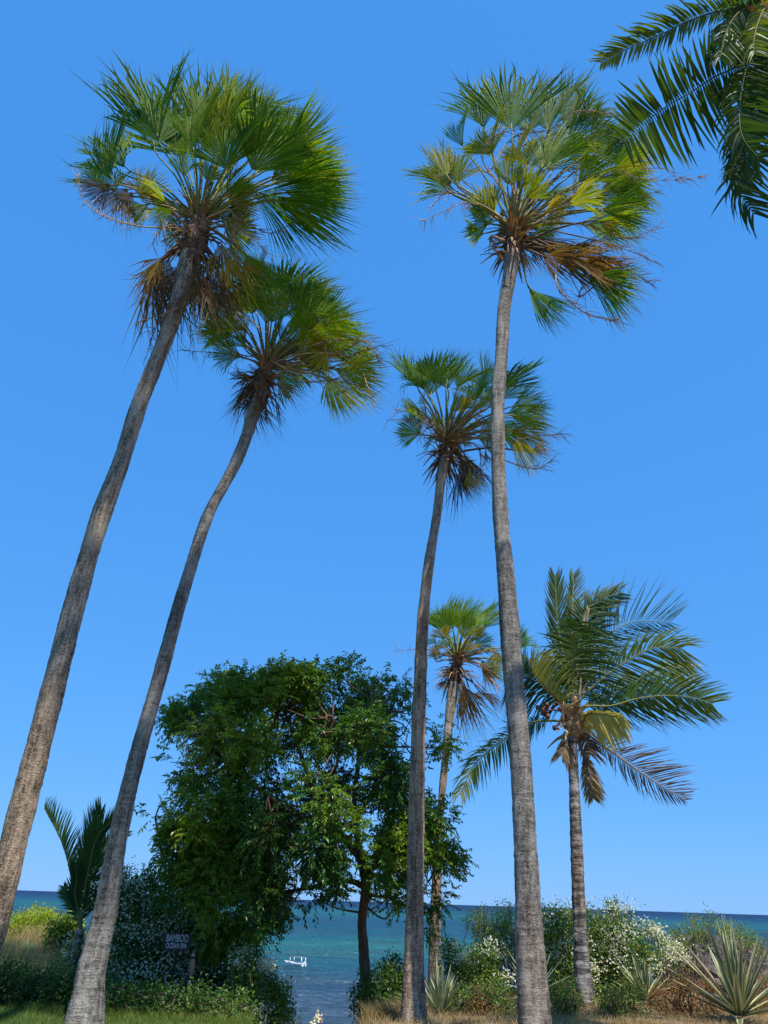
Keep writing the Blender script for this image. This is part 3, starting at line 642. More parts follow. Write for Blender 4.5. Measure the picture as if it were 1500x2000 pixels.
COCO = plain('coconut_husk', (.13, .035, .02), .5, .3, 10)
def coconut_right():
    Y = 17; K = dict(sx=.2667, sy=.2667, ox=1020, oy=1100)
    p0 = P(1147, 2010, Y)
    root = thing('coconut_palm', 'coconut palm with feathery fronds and ringed trunk right of the thick grey trunk', 'palm tree', (p0[0], p0[1], float(ground_z(p0[0], p0[1]))))
    trunk(root, [(1149, 2010, 46), (1143, 1950, 38), (1138, 1900, 32), (1133, 1825, 27), (1126, 1650, 24), (1120, 1500, 19), (1118, 1450, 18), (1118, 1420, 20)], Y, Y, BARKC, jit=.02, ringdepth=.03, step=.035,
          brown=[(*zone(1760, 1660, 1126, Y), .8)])
    hp = P(1119, 1412, Y); down = DOWN
    fb = MB(); tube(fb, smooth([P(1118, 1440, Y), P(1119, 1420, Y), P(1121, 1395, Y), P(1122, 1360, Y)], 14), np.array([.12, .14, .17, .19, .20, .19, .18, .16, .14, .12, .11, .09, .07, .04]), 14, jit=.2)
    fb.build('fibre_core', TAN, root)
    lb = MB()
    for k in range(34):
        az = rng.uniform(0, 6.28); u = np.array([math.cos(az), math.sin(az), 0]); p = hp + u * .12 + DOWN * rng.uniform(-.3, .25)
        d = unit(u + np.array([0, 0, rng.uniform(-1.4, 1.2)])); ln = rng.uniform(.2, .6)
        C = smooth([p, p + d * ln * .5, p + d * ln + DOWN * .12], 5); E = unit(np.cross(d, CAM - p))[None] * np.linspace(.05, .01, 5)[:, None]
        strips(lb, C[None], E[None], np.zeros((1, 5, 3)), rng.uniform(0, .7), np.linspace(0, .8, 5))
    lb.build('leaf_bases', STALK, root)
    def f(pts, dy, ll, age, **k): return pinnate(root, [hp + unit(P(1020 + pts[0][0]*.2667, 1100 + pts[0][1]*.2667, Y) - hp) * .1] + PP(pts, Y, dy, **K), ll, age, **k)
    f([(335,850),(265,480),(240,90)], .5, .6, .04, hang=-.3, wind=.05, fwd=1.5, n=70, wd=.035)
    f([(370,850),(365,450),(375,80)], .9, .55, .06, hang=-.3, wind=.25, fwd=1.5, n=66, wd=.035)
    f([(400,850),(450,480),(540,290),(710,215)], .4, .65, .1, hang=.0, wind=.35, fwd=1.0, n=70, wd=.038)
    f([(390,850),(420,560),(480,330),(580,280)], .2, .9, .05, hang=.3, wind=.15, fwd=.5, n=60)
    f([(430,900),(560,600),(780,440),(1085,430)], .8, 1.05, .03, hang=-.15, wind=.2, fwd=.6, n=56, up=(1.25, .8), wd=.024)
    f([(430,1000),(610,830),(800,700),(960,622),(1165,622)], -.6, .95, .16, hang=.35, wind=.35, fwd=.6, n=72, tipage=.35)
    f([(450,1060),(650,1045),(860,990),(1060,970),(1240,985),(1390,1030)], -.9, .75, .12, hang=.1, wind=.4, fwd=.5, n=74, tipage=.25, up=(1.0, 1.0))
    f([(372,850),(372,680),(385,520),(400,435)], -1.3, 1.05, .10, hang=.45, wind=.2, fwd=.15, n=60, start=.25)
    f([(300,1050),(210,950),(110,840),(50,725)], -.7, .6, .50, hang=-.1, wind=.6, fwd=.6, n=50, up=(.15, 1.1), tipage=.1)
    f([(285,1020),(150,890),(20,810),(-60,770)], .5, .9, .06, hang=.8, wind=.1, fwd=.3, n=50)
    f([(300,1000),(180,830),(60,720),(-40,700)], .9, .8, .25, hang=.2, wind=.3, fwd=.5, n=50)
    f([(450,1050),(700,920),(930,850),(1040,780),(1210,772)], .4, .75, .15, hang=.5, wind=.4, fwd=.5, n=60, tipage=.5)
    f([(440,1230),(560,1310),(750,1450),(920,1570),(1190,1735)], -.6, .75, .93, hang=.05, wind=.3, fwd=.45, n=64, wd=.022, up=(1.0, .7), prof=1.1, name='dry_frond')
    f([(405,1290),(455,1400),(488,1540),(520,1720)], -.2, .3, .82, hang=.4, wind=.1, fwd=.5, n=44, start=.45, name='dry_frond')
    f([(425,1215),(470,1110),(560,1105),(735,1130)], -1.0, .5, .62, hang=.65, wind=.2, fwd=.5, n=50, start=.12, wd=.07, up=(.35, 1.0))
    pinnate(root, [hp] + [P(*q, Y + d) for q, d in (((1092,1408), -.1), ((1036,1412), .1), ((990,1440), .3), ((945,1475), .4), ((922,1500), .4), ((900,1552), .4))], .5, .05, hang=.75, wind=-.05, fwd=.25, n=60, tipage=.62, start=.2, up=(.7, 1.0), wd=.035)
    f([(440,1240),(480,1330),(500,1400)], -.2, .35, .95, hang=.6, wind=.2, fwd=.5, n=24, name='dry_frond')
    f([(345,1260),(320,1340),(290,1400)], -.2, .35, .85, hang=.6, wind=-.1, fwd=.8, n=24, name='dry_frond')
    for (cx, cy, nfr, rad) in ((185, 1075, 13, .15), (240, 1205, 2, .05)):
        cb = MB(); q = P(1020 + cx * .2667, 1100 + cy * .2667, Y - .3)
        for k in range(nfr): ellipsoid(cb, q + rng.normal(size=3) * [rad * .7, .08, rad * .55], np.array([.05, .05, .065]) * rng.uniform(.6, 1.1), a=0)
        tube(cb, smooth([hp + DOWN * .05, (hp + q) / 2 + np.array([0, 0, .12]), q], 8), .02, 5)
        cb.build('coconut_bunch', COCO, root)
    for a_, b_ in (((410,1000),(430,830)), ((360,1010),(385,930)), ((440,960),(470,880)), ((300,1150),(305,1010)), ((440,480),(480,310)), ((470,480),(490,330))):
        p, q = P(1020+a_[0]*.2667, 1100+a_[1]*.2667, Y-.4), P(1020+b_[0]*.2667, 1100+b_[1]*.2667, Y-.5)
        st = MB(); tube(st, smooth([p, (p+q)/2+rng.normal(size=3)*.02, q], 6), np.linspace(.035, .008, 6), 5, a=.0); st.build('dry_spathe', STALK, root)
rng = np.random.default_rng(107)
coconut_right()

def coconut_near():
    Y = 8.5; K = dict(sx=.235, sy=.235, ox=1160, oy=0)
    hp = P(1512, 40, Y)
    gx, gy = hp[0] + .5, hp[1] - .2
    root = thing('coconut_palm', 'near coconut palm at the top right corner, dark fronds hanging into view', 'palm tree', (gx, gy, float(ground_z(gx, gy))))
    tb = MB(); b0 = np.array([gx, gy, -.3]); s = smooth([b0, b0 * .6 + hp * .4 + np.array([.25, 0, 0]), hp + DOWN * .1], 300)
    tube(tb, s, np.interp(np.linspace(0, 1, 300), [0, .05, 1], [.26, .19, .13]), 22, jit=.02); tb.build('trunk', BARKC, root)
    fb = MB(); tube(fb, smooth([hp + DOWN * .5, hp + DOWN * .1, hp - DOWN * .3], 8), [.15, .2, .24, .25, .22, .17, .12, .05], 12, jit=.15); fb.build('fibre_core', TAN, root)
    def f(pts, dy, ll, age, **k): return pinnate(root, [hp] + PP(pts, Y, dy, **K), ll, age, wd=k.pop('wd', .05), **k)
    f([(1300,90),(1100,85),(850,150),(600,265),(300,400),(60,525)], -.1, .58, .18, hang=.5, wind=-.12, fwd=.7, n=64, tipage=.25, up=(.5, 1.1), wd=.04, rr=.02)
    f([(1300,500),(1180,560),(1000,640),(800,770),(580,900),(400,1050),(250,1180)], -.4, .92, .06, hang=.12, wind=.12, fwd=-.15, n=50, tipage=.12, start=.22, wd=.06, rr=.022)
    f([(1330,60),(1190,120),(1090,300),(1050,480)], -.5, .5, .1, hang=.6, wind=.1, fwd=.8, n=50, wd=.06)
    f([(1350,350),(1260,600),(1210,900),(1240,1150),(1380,1330)], -.6, .75, .1, hang=.3, wind=.5, fwd=.5, n=58)
    f([(1460,400),(1400,700),(1330,1000),(1250,1300),(1180,1520),(1330,1780)], -.2, .65, .04, hang=.35, wind=.4, fwd=.6, n=60)
    f([(1420,300),(1380,600),(1320,900),(1190,1180),(1160,1400),(1230,1600)], 0, .42, .05, hang=.3, wind=.3, fwd=.8, n=58)
    f([(1480,-50),(1350,-100),(1200,-60),(1130,40)], .5, .7, .15, hang=.6, wind=.1, fwd=.4, n=54)
    f([(1500,-100),(1450,-400),(1400,-650)], .5, .9, .1, hang=.1, wind=.3, fwd=.8, n=54)
    f([(1600,100),(1800,250),(2000,600)], .3, .9, .1, hang=.5, wind=.3, fwd=.4, n=54)
    f([(1600,0),(1850,-100),(2200,100)], .3, .9, .1, hang=.5, wind=.3, fwd=.4, n=54)
    f([(1470,200),(1500,500),(1600,900)], -.4, .7, .2, hang=.5, wind=.3, fwd=.6, n=50)
    f([(1450,60),(1380,150),(1330,330),(1330,450)], -.7, .45, .35, hang=.5, wind=.3, fwd=.6, n=40)
    st = MB()
    for k in range(30):
        d = unit(rng.normal(size=3) + DOWN * .4); ln = rng.uniform(.3, .7); p = hp + rng.normal(size=3) * .12
        C = smooth([p, p + d * ln * .5, p + d * ln + DOWN * .15], 5); E = unit(np.cross(d, CAM - p))[None] * np.linspace(.06, .01, 5)[:, None]
        strips(st, C[None], E[None], np.zeros((1, 5, 3)), rng.uniform(0, .9), np.linspace(0, .8, 5))
    st.build('leaf_bases', STALK, root)
rng = np.random.default_rng(108)
coconut_near()

def coconut_young():
    Y = 18.5; K = dict(sx=.22, sy=.22, ox=0, oy=1560); hp = P(157, 1815, Y)
    root = thing('young_coconut_palm', 'young coconut palm, upright fronds rising behind the curved trunk at left', 'palm tree', (hp[0], hp[1], float(ground_z(hp[0], hp[1]))))
    tb = MB(); tube(tb, smooth([np.array([hp[0], hp[1], float(ground_z(hp[0], hp[1])) - .1]), hp], 12), np.linspace(.14, .09, 12), 12, jit=.05); tb.build('trunk', BARKC, root)
    def f(pts, dy, ll, age, **k): return pinnate(root, [hp] + PP(pts, Y, dy, **K), ll, age, **k)
    f([(690,950),(640,700),(560,400),(395,80)], .2, .5, .08, hang=-.3, wind=.25, fwd=1.6, n=64, tipage=.35, up=(.2, 1.0), wd=.03)
    f([(725,1000),(790,620),(870,330),(1010,180)], -.5, .55, .14, hang=-.15, wind=.0, fwd=1.6, n=66, wd=.03)
    f([(705,950),(760,600),(840,300),(900,105)], .2, .55, .03, hang=-.35, wind=-.1, fwd=1.6, n=62, up=(1, .6), wd=.03)
    f([(720,1000),(830,700),(950,420),(1100,300)], .5, .5, .08, hang=-.1, wind=.0, fwd=1.2, n=60, wd=.03)
    f([(700,960),(720,760),(740,600),(735,480)], .5, .4, .02, hang=-.2, wind=.0, fwd=1.5, n=46, wd=.03)
    f([(690,980),(665,850),(680,720),(670,600)], -.3, .35, .05, hang=-.2, wind=.0, fwd=1.3, n=40, wd=.03)
    f([(740,1020),(820,920),(870,860),(930,820)], -.2, .4, .08, hang=.1, wind=.0, fwd=.9, n=40, wd=.03)
    f([(680,1020),(640,920),(600,840),(565,780)], .1, .3, .1, hang=.1, wind=.0, fwd=1.0, n=36, wd=.03)
rng = np.random.default_rng(109)
coconut_young()

# ------------------------------------------------------------------ leafy tree
def blob_points(cen, rad, n, shell=.55):
    d = unit(rng.normal(size=(n, 3))); r = (shell + (1 - shell) * rng.random(n)) ** 1.0
    return cen + d * r[:, None] * rad, d

def foliage(mb, cen, rad, nclump, per, L, W, age, agevar=.18, droop=.5, shell=.4, crad=.16):
    cp, cdn = blob_points(cen, rad, nclump, shell)
    for k in range(nclump):
        a0 = age + agevar * rng.normal()
        off = rng.normal(size=(per, 3)) * crad
        d = unit(off / crad * .3 + cdn[k] * .4 + rng.normal(size=(per, 3)) * .6 + DOWN * droop)
        nor = unit(np.array([0, 0, 1.0]) + rng.normal(size=(per, 3)) * .6)
        cards(mb, cp[k] + off, d, nor, L * rng.uniform(.7, 1.2, per), W * rng.uniform(.75, 1.2, per), np.clip(a0 + .06 * rng.normal(size=per), 0, 1))

def leafy_tree():
    Y = 17.0; p0 = P(728, 2060, Y); gz = float(ground_z(p0[0], p0[1]))
    root = thing('leafy_tree', 'bushy round green tree with slender brown trunk in the centre', 'tree', (p0[0], p0[1], gz))
    tb = MB()
    def limb(spec, dys, sides=10, jit=.03):
        pts = [np.append(P(x, y, Y + d), .5 * w_ * m_per_px(P(x, y, Y + d))) for (x, y, w_), d in zip(spec, dys)]
        L = sum(np.linalg.norm(pts[i+1][:3] - pts[i][:3]) for i in range(len(pts) - 1)); s = smooth(pts, max(8, int(L / .07)))
        tube(tb, s[:, :3], np.maximum(s[:, 3], .008), sides, jit=jit); return s
    skel = []
    base = P(728, 2060, Y); low = np.array([base[0], base[1], gz - .2])
    bp = [np.append(low, .22)] + [np.append(P(x, y, Y), .5 * w_ * m_per_px(P(x, y, Y))) for x, y, w_ in ((722,2000,28),(718,1950,24),(713,1900,21),(710,1850,20),(707,1800,17),(710,1770,18),(714,1740,19),(712,1705,20),(703,1672,19))]
    s = smooth(bp, 70); tube(tb, s[:, :3], s[:, 3], 14, jit=.035); skel.append(s)
    for spec, dys in (([(704,1675,18),(680,1645,17),(650,1622,15),(600,1600,12),(545,1570,9),(480,1520,6)], [0,-.1,-.3,-.5,-.7,-.9]),
                      ([(704,1675,14),(696,1620,12),(692,1560,10),(700,1480,8),(690,1400,6)], [0,.1,.3,.4,.5]),
                      ([(714,1735,12),(690,1722,11),(655,1722,9),(600,1735,7),(530,1745,5)], [0,.1,.3,.8,1.2]),
                      ([(716,1720,9),(735,1680,9),(748,1620,8),(790,1540,7),(820,1480,5)], [0,.1,.4,.6,.8]),
                      ([(650,1622,11),(620,1560,9),(590,1480,8),(560,1400,6),(530,1330,4)], [-.3,-.5,-.6,-.5,-.3]),
                      ([(600,1600,9),(520,1620,8),(440,1650,7),(370,1680,5),(310,1640,3)], [-.5,-.6,-.7,-.5,-.2]),
                      ([(696,1600,8),(730,1540,7),(750,1460,6),(740,1380,5)], [0,-.5,-.9,-1]),
                      ([(748,1640,7),(800,1640,6),(850,1660,4)], [.3,.2,0]),
                      ([(545,1570,6),(450,1500,5),(400,1420,4)], [-.7,-1,-1]),
                      ([(620,1560,7),(660,1480,6),(650,1400,5)], [-.5,-1.2,-1.6])):
        skel.append(limb(spec, dys))
    allp = np.concatenate([x[:, :3] for x in skel])
    lobes = [(400,1550,36),(450,1545,34),(495,1560,38),(365,1500,34),(470,1500,34),(410,1620,40),(540,1318,28),(530,1365,44),(550,1340,34),(575,1335,34),(510,1350,36),(480,1345,34),(600,1328,36),(650,1322,32),(350,1400,34),(425,1345,46),(375,1400,44),(600,1355,50),(690,1340,50),(760,1360,52),(480,1385,46),(355,1465,38),(420,1455,58),(520,1440,58),(620,1430,58),(720,1420,70),(800,1410,42),(845,1400,22),
             (850,1470,30),(375,1530,38),(292,1542,16),(340,1600,44),(300,1612,20),(560,1530,56),(650,1545,60),(760,1520,66),(835,1590,40),(345,1670,50),(430,1660,54),(520,1640,60),(610,1660,54),(785,1640,58),
             (862,1690,34),(350,1745,44),(430,1755,58),(520,1735,58),(470,1810,42),(600,1725,38),(655,1735,24),(775,1735,42),(848,1750,40),(420,1815,45),(560,1775,22),(870,1640,24),(450,1580,30),(395,1580,28),(870,1440,16),(440,1410,46),(570,1390,46),(650,1390,42),(560,1610,40),(700,1610,36),(640,1690,32),(740,1690,38),(480,1700,46),(390,1710,42),(870,1560,20),(885,1725,18),(280,1600,12),(500,1790,32),(350,1430,34),(760,1780,18),(850,1800,16)]
    mb = MB(); tw = MB()
    kv = rng.normal(size=(14, 3)) * 2.5; kp = rng.uniform(0, 6.28, 14); kl = rng.normal(size=(6, 3)) * 1.1; kq = rng.uniform(0, 6.28, 6)
    nz = lambda p: np.sin(p @ kv.T + kp).sum(-1) / math.sqrt(14)
    nl = lambda p: np.sin(p @ kl.T + kq).sum(-1) / math.sqrt(6)
    SP, SD, sun_tone = [], [], []
    for (x, y, r) in lobes:
        R = r * m_per_px(P(x, y, Y))
        cx, cy = (x - 590) / 290, (y - 1560) / 270
        dep = 2.3 * math.sqrt(max(.04, 1 - min(1, cx * cx * .9 + cy * cy * .9)))
        deps = [-dep * rng.uniform(.6, 1.0)] + ([rng.uniform(-.3, .3) * dep] if r > 30 else []) + ([dep * rng.uniform(.6, 1)] if r > 38 else [])
        for dy in deps:
            q = P(x + rng.normal() * 9, y + rng.normal() * 9, Y + dy); R2 = r * m_per_px(q) * rng.uniform(.85, 1.15)
            n = int(300 * (R2 / .6) ** 2.3) + 12
            d = unit(rng.normal(size=(n, 3))); p = q + d * (rng.random((n, 1)) ** .45) * R2 * np.array([1, 1, .85])
            k = (nz(p) + .35 * rng.normal(size=n)) > .0; p = p[k]; d = d[k]
            SP.append(p); SD.append(unit(d * .8 + rng.normal(size=p.shape) * .55 + np.array([0, 0, .15])))
            sun_tone.append(np.full(len(p), .10 * rng.normal() + (.20 if (x < 620 and y < 1530) else -.04) - .06 * (y > 1640)))  # sun and shade painted into leaf tone: upper left lighter, the rest darker
            for kk in range(3 if r > 30 else (1 if r > 26 else 0)):
                c = q + unit(rng.normal(size=3)) * R2 * .6; j = int(np.argmin(np.linalg.norm(allp - c, axis=1) + rng.random(len(allp)) * .5))
                tube(tw, smooth([allp[j], (allp[j] + c) / 2 + rng.normal(size=3) * .14, c], 7), np.linspace(.024, .006, 7), 4)
    SP = np.concatenate(SP); SD = np.concatenate(SD); sun_tone = np.concatenate(sun_tone)
    n = len(SP); print('sprays', n)
    ln = rng.uniform(.14, .34, n); age_and_sun = np.clip(.56 + .17 * nl(SP) + sun_tone + .07 * rng.normal(size=n), 0, 1)
    per = 15
    for m in range(per):                              # leaves set along every small twig, alternately left and right
        f = (m + .5) / per; side = unit(np.cross(SD, np.array([0, 0, 1.0])) + .3 * rng.normal(size=(n, 3))) * (1 if m % 2 else -1)
        pos = SP + SD * (ln * f)[:, None] + DOWN * (.10 * f * f)[None] if False else SP + SD * (ln * f)[:, None] + DOWN * (.07 * f * f)
        dd = unit(side * .9 + SD * .6 + DOWN * rng.uniform(.1, .8, (n, 1)) + .25 * rng.normal(size=(n, 3)))
        sz = rng.uniform(.6, 1.35, n)
        cards(mb, pos, dd, unit(np.array([0, 0, 1.0]) + .5 * rng.normal(size=(n, 3))), .082 * sz, .031 * sz, np.clip(age_and_sun + .05 * rng.normal(size=n), 0, 1))
    sub = rng.random(n) < .12
    for p, d, l in zip(SP[sub], SD[sub], ln[sub]): tube(tw, np.array([p - d * .12, p + d * l * .5, p + d * l + DOWN * .04]), [.006, .004, .002], 3)
    tb.build('trunk', BARKT, root); tw.build('twigs', BARKT, root)
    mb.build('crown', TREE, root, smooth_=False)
rng = np.random.default_rng(110)
leafy_tree()

# ------------------------------------------------------------------ shrubs
GROUPS = {'flowering_bush': 'white flowering bougainvilleas', 'rusty_shrub': 'withered brown shrubs', 'ground_shrub': 'low undergrowth shrubs', 'agave': 'striped agaves', 'yucca': 'spiky pale yuccas'}
def shrub(name, label, cat, blobs, Y, mat=BUSH, leaf=(.07, .04), dens=1.0, age=.45, flowers=0, flow_front=True, group=None, droop=.15, twig=True, dvar=.5, agevar=.15, fsize=1.0, fagemat=None):
    xs = [b[0] for b in blobs]; ys = [b[1] + b[2] for b in blobs]
    bp = P(sum(xs) / len(xs), max(ys), Y); gz = float(ground_z(bp[0], bp[1]))
    root = thing(name, label, cat, (bp[0], bp[1], gz), group or GROUPS.get(name))
    mb = MB(); tw = MB(); fl = MB(); gb = np.array([bp[0], bp[1], gz])
    for (x, y, r) in blobs:
        for dy in (-dvar * rng.uniform(.5, 1), dvar * rng.uniform(0, 1)):
            q = P(x, y, Y + dy); R = r * m_per_px(q)
            ncl = max(5, int(60 * dens * (R / .4) ** 2))
            foliage(mb, q, np.array([R, R, R * .95]), ncl, 13, *leaf, age, agevar, droop=droop, shell=.45, crad=.07)
            if twig:
                for k in range(3):
                    e = q + unit(rng.normal(size=3) + np.array([0, 0, .8])) * R * 1.05
                    g = np.array([q[0] + .3 * rng.normal() * R, q[1], float(ground_z(q[0], q[1]))]) if k else gb
                    if abs(g[2] - q[2]) > 3: g = q + DOWN * 1.2
                    tube(tw, smooth([g, (g + q) / 2 + rng.normal(size=3) * .1, e], 7), np.linspace(.018, .004, 7), 4)
            if flowers:
                nf = int(rng.poisson(.75 * flowers * (R / .4) ** 1.5))
                cp, cdn = blob_points(q, R * 1.12, nf, .92) if nf else ([], [])
                for k in range(nf):
                    if flow_front and cdn[k][1] > .3 and cdn[k][2] < .3: continue
                    per = int(rng.integers(14, 90)); s_ = .045 * (per / 20) ** .5 * fsize
                    off = rng.normal(size=(per, 3)) * s_ * np.array([1.3, 1, .8])
                    cards(fl, cp[k] + off, unit(rng.normal(size=(per, 3))), unit(rng.normal(size=(per, 3))), .045, .04, rng.random(per))
    mb.build('foliage', mat, root, smooth_=False)
    if twig: tw.build('branches', BARKT, root)
    if fl.n: fl.build('blossom', FLOWER, root, smooth_=False)
    return root

# left side
shrub('lime_shrub', 'bright yellow-green rounded shrub on the dry bank at the far left', 'shrub', [(30,1815,28),(70,1805,32),(105,1812,28),(45,1800,20),(90,1795,20),(15,1830,20)], 24, LIME, (.06, .03), 1.3, .72)
shrub('broadleaf_shrub', 'loose shrub with pale fleshy leaves beside the young coconut palm', 'shrub', [(110,1820,20),(135,1805,22),(125,1835,22),(145,1835,20)], 21.5, BUSH, (.13, .055), .8, .62)
shrub('twiggy_shrub', 'grey twiggy bush between the dry bank and curved palm trunk', 'shrub', [(140,1860,22),(165,1840,24),(150,1890,22),(170,1880,22)], 18.5, BUSH, (.05, .025), .6, .35, flowers=4)
shrub('hedge', 'low dark green hedge along the lawn edge at the lower left', 'hedge', [(-20,1930,45),(30,1930,38),(75,1935,38),(115,1930,36),(150,1930,38),(10,1905,26),(60,1968,24),(110,1968,24),(10,1968,24),(160,1966,22),(35,1972,20),(85,1972,20),(135,1970,20)], 14.5, BUSH, (.06, .035), 1.3, .18)
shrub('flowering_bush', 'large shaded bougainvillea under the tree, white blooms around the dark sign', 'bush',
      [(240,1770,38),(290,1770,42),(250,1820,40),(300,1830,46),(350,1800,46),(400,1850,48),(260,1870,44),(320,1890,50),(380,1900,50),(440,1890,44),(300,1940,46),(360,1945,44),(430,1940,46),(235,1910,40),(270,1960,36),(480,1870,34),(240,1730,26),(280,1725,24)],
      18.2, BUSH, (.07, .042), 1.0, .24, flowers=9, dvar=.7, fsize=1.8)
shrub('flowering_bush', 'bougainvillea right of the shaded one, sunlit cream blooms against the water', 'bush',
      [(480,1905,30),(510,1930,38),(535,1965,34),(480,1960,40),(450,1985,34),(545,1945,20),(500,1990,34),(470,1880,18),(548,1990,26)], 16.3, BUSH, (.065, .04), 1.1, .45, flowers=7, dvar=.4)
shrub('ground_shrub', 'low leafy shrub row at the foot of the shaded bougainvillea', 'shrub', [(215,1968,26),(225,1945,24),(260,1950,30),(260,1978,18),(295,1955,32),(310,1980,16),(335,1955,30),(345,1980,16),(375,1950,30),(385,1980,16),(410,1960,30),(430,1985,18),(455,1965,28),(480,1985,22)], 14.4, BUSH, (.06, .035), 1.0, .3)
# centre
shrub('dark_bush', 'dark bush beside the slender tree trunk, water to its left', 'bush', [(740,1925,40),(770,1900,32),(715,1945,26),(760,1960,42),(790,1940,34),(735,1980,34),(700,1960,16)], 16.2, BUSH, (.065, .035), 1.1, .27, dvar=.4)
# right
shrub('flowering_bush', 'low bougainvillea with few blooms right of the far palm trunk', 'bush', [(890,1880,32),(930,1900,38),(900,1930,36),(950,1870,28),(960,1930,36),(875,1850,16),(890,1965,30)], 18.3, BUSH, (.06, .035), 1.0, .42, flowers=3.2)
shrub('feathery_shrub', 'tall feathery light green shrub left of the thick grey trunk', 'shrub', [(930,1800,24),(950,1830,30),(975,1800,24),(985,1850,36),(965,1860,30),(1000,1810,28),(940,1780,12),(990,1775,14)], 19.2, BUSH, (.055, .02), .9, .66)
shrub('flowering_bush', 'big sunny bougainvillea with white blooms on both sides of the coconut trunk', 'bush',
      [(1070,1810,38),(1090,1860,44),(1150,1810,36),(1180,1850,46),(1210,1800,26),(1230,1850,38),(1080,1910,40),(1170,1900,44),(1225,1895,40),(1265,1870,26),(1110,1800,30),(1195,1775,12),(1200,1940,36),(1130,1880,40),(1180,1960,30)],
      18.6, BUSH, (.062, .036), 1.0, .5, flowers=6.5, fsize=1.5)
shrub('flowering_branch', 'cream flower spray arching over the water near the rock', 'bush', [(1265,1812,12),(1285,1822,12),(1305,1835,13),(1320,1855,12),(1290,1865,16)], 18.8, BUSH, (.05, .03), .7, .5, flowers=14, dvar=.2, fsize=1.1)
shrub('scrubby_bush', 'scrubby olive bush behind the rock at the right', 'bush', [(1330,1830,22),(1360,1810,20),(1395,1800,18),(1340,1870,26),(1320,1900,26),(1420,1815,18),(1450,1830,26),(1480,1850,22),(1375,1840,20)], 20.2, BUSH, (.05, .025), .7, .55)
shrub('rusty_shrub', 'rust brown withered shrub between the two right hand agaves', 'shrub', [(1330,1945,32),(1360,1965,28),(1290,1955,22),(1345,1920,20),(1310,1975,22),(1300,1990,14),(1340,1988,16),(1385,1990,14)], 16.2, RUST, (.05, .02), .8, .5)
shrub('rusty_shrub', 'withered brown shrub right of the middle palm foot', 'shrub', [(935,1960,20),(955,1980,20),(920,1985,20),(900,1990,14),(970,1990,16)], 15.2, RUST, (.05, .02), .8, .45)
shrub('rusty_shrub', 'dry twiggy bush behind the spiky plant at the coconut foot', 'shrub', [(1110,1950,22),(1125,1975,20),(1215,1960,24),(1185,1985,16),(1215,1985,14)], 16.6, RUST, (.045, .018), .8, .3)

shrub('ground_shrub', 'dusty olive undergrowth between the middle palm and thick grey trunk', 'shrub', [(900,1950,26),(940,1945,28),(975,1950,28),(920,1972,18),(960,1975,18),(885,1975,16),(995,1980,18),(905,1992,16),(945,1990,18),(985,1994,16),(870,1994,14)], 15.4, BUSH, (.05, .026), 1.0, .48)
shrub('ground_shrub', 'dusty olive undergrowth between the thick grey trunk and coconut trunk', 'shrub', [(1085,1950,26),(1110,1935,28),(1095,1978,18),(1115,1970,20),(1095,1994,14)], 15.8, BUSH, (.05, .026), 1.0, .42)
shrub('ground_shrub', 'dusty olive undergrowth right of the coconut trunk foot', 'shrub', [(1190,1950,26),(1215,1965,22),(1180,1975,16),(1240,1975,16),(1230,1935,24),(1195,1990,14),(1225,1992,14),(1265,1988,16)], 15.8, BUSH, (.05, .026), 1.0, .5)
shrub('rusty_shrub', 'brown brittle shrub at the right foot of the biggest agave', 'shrub', [(1480,1965,30),(1500,1930,28),(1400,1970,20),(1380,1940,26),(1490,1988,16)], 16.8, RUST, (.05, .02), .8, .5)
# rock
def rock():
    c = P(1405, 1880, 20.6); mb = MB(); gz = -.8
    th = np.linspace(0, math.pi, 22)[1:-1]; n = 34; ph = np.arange(n) / n * 2 * math.pi
    V = []
    for t in th:
        for p in ph:
            d = np.array([math.sin(t) * math.cos(p), math.sin(t) * math.sin(p), math.cos(t)])
            k = 1 + .13 * math.sin(3 * p + 2 * t) + .10 * math.sin(7 * p + 5 * t) + .07 * rng.normal()
            V.append(d * k)
    V += [[0, 0, 1], [0, 0, -1]]; V = np.array(V) * [1.35, 1.0, .95] + np.array([c[0], c[1], c[2] - .45])
    q = []; tr = []; m = len(th)
    for i in range(m - 1):
        for j in range(n): q.append([i*n+j, (i+1)*n+j, (i+1)*n+(j+1) % n, i*n+(j+1) % n])
    for j in range(n): tr.append([m*n, j, (j+1) % n]); tr.append([m*n+1, (m-1)*n+(j+1) % n, (m-1)*n+j])
    mb.add(V - np.array([c[0], c[1], c[2] - .45]), q, tr)
    o = mb.build('coral_rock', plain('coral_rock', (.10, .085, .08), .95, .55, 7, bump=1.0), None, smooth_=False)
    o.location = (c[0], c[1], c[2] - .45)
    tag(o, 'dark grey pitted coral rock behind the big striped agave', 'rock')
rock()

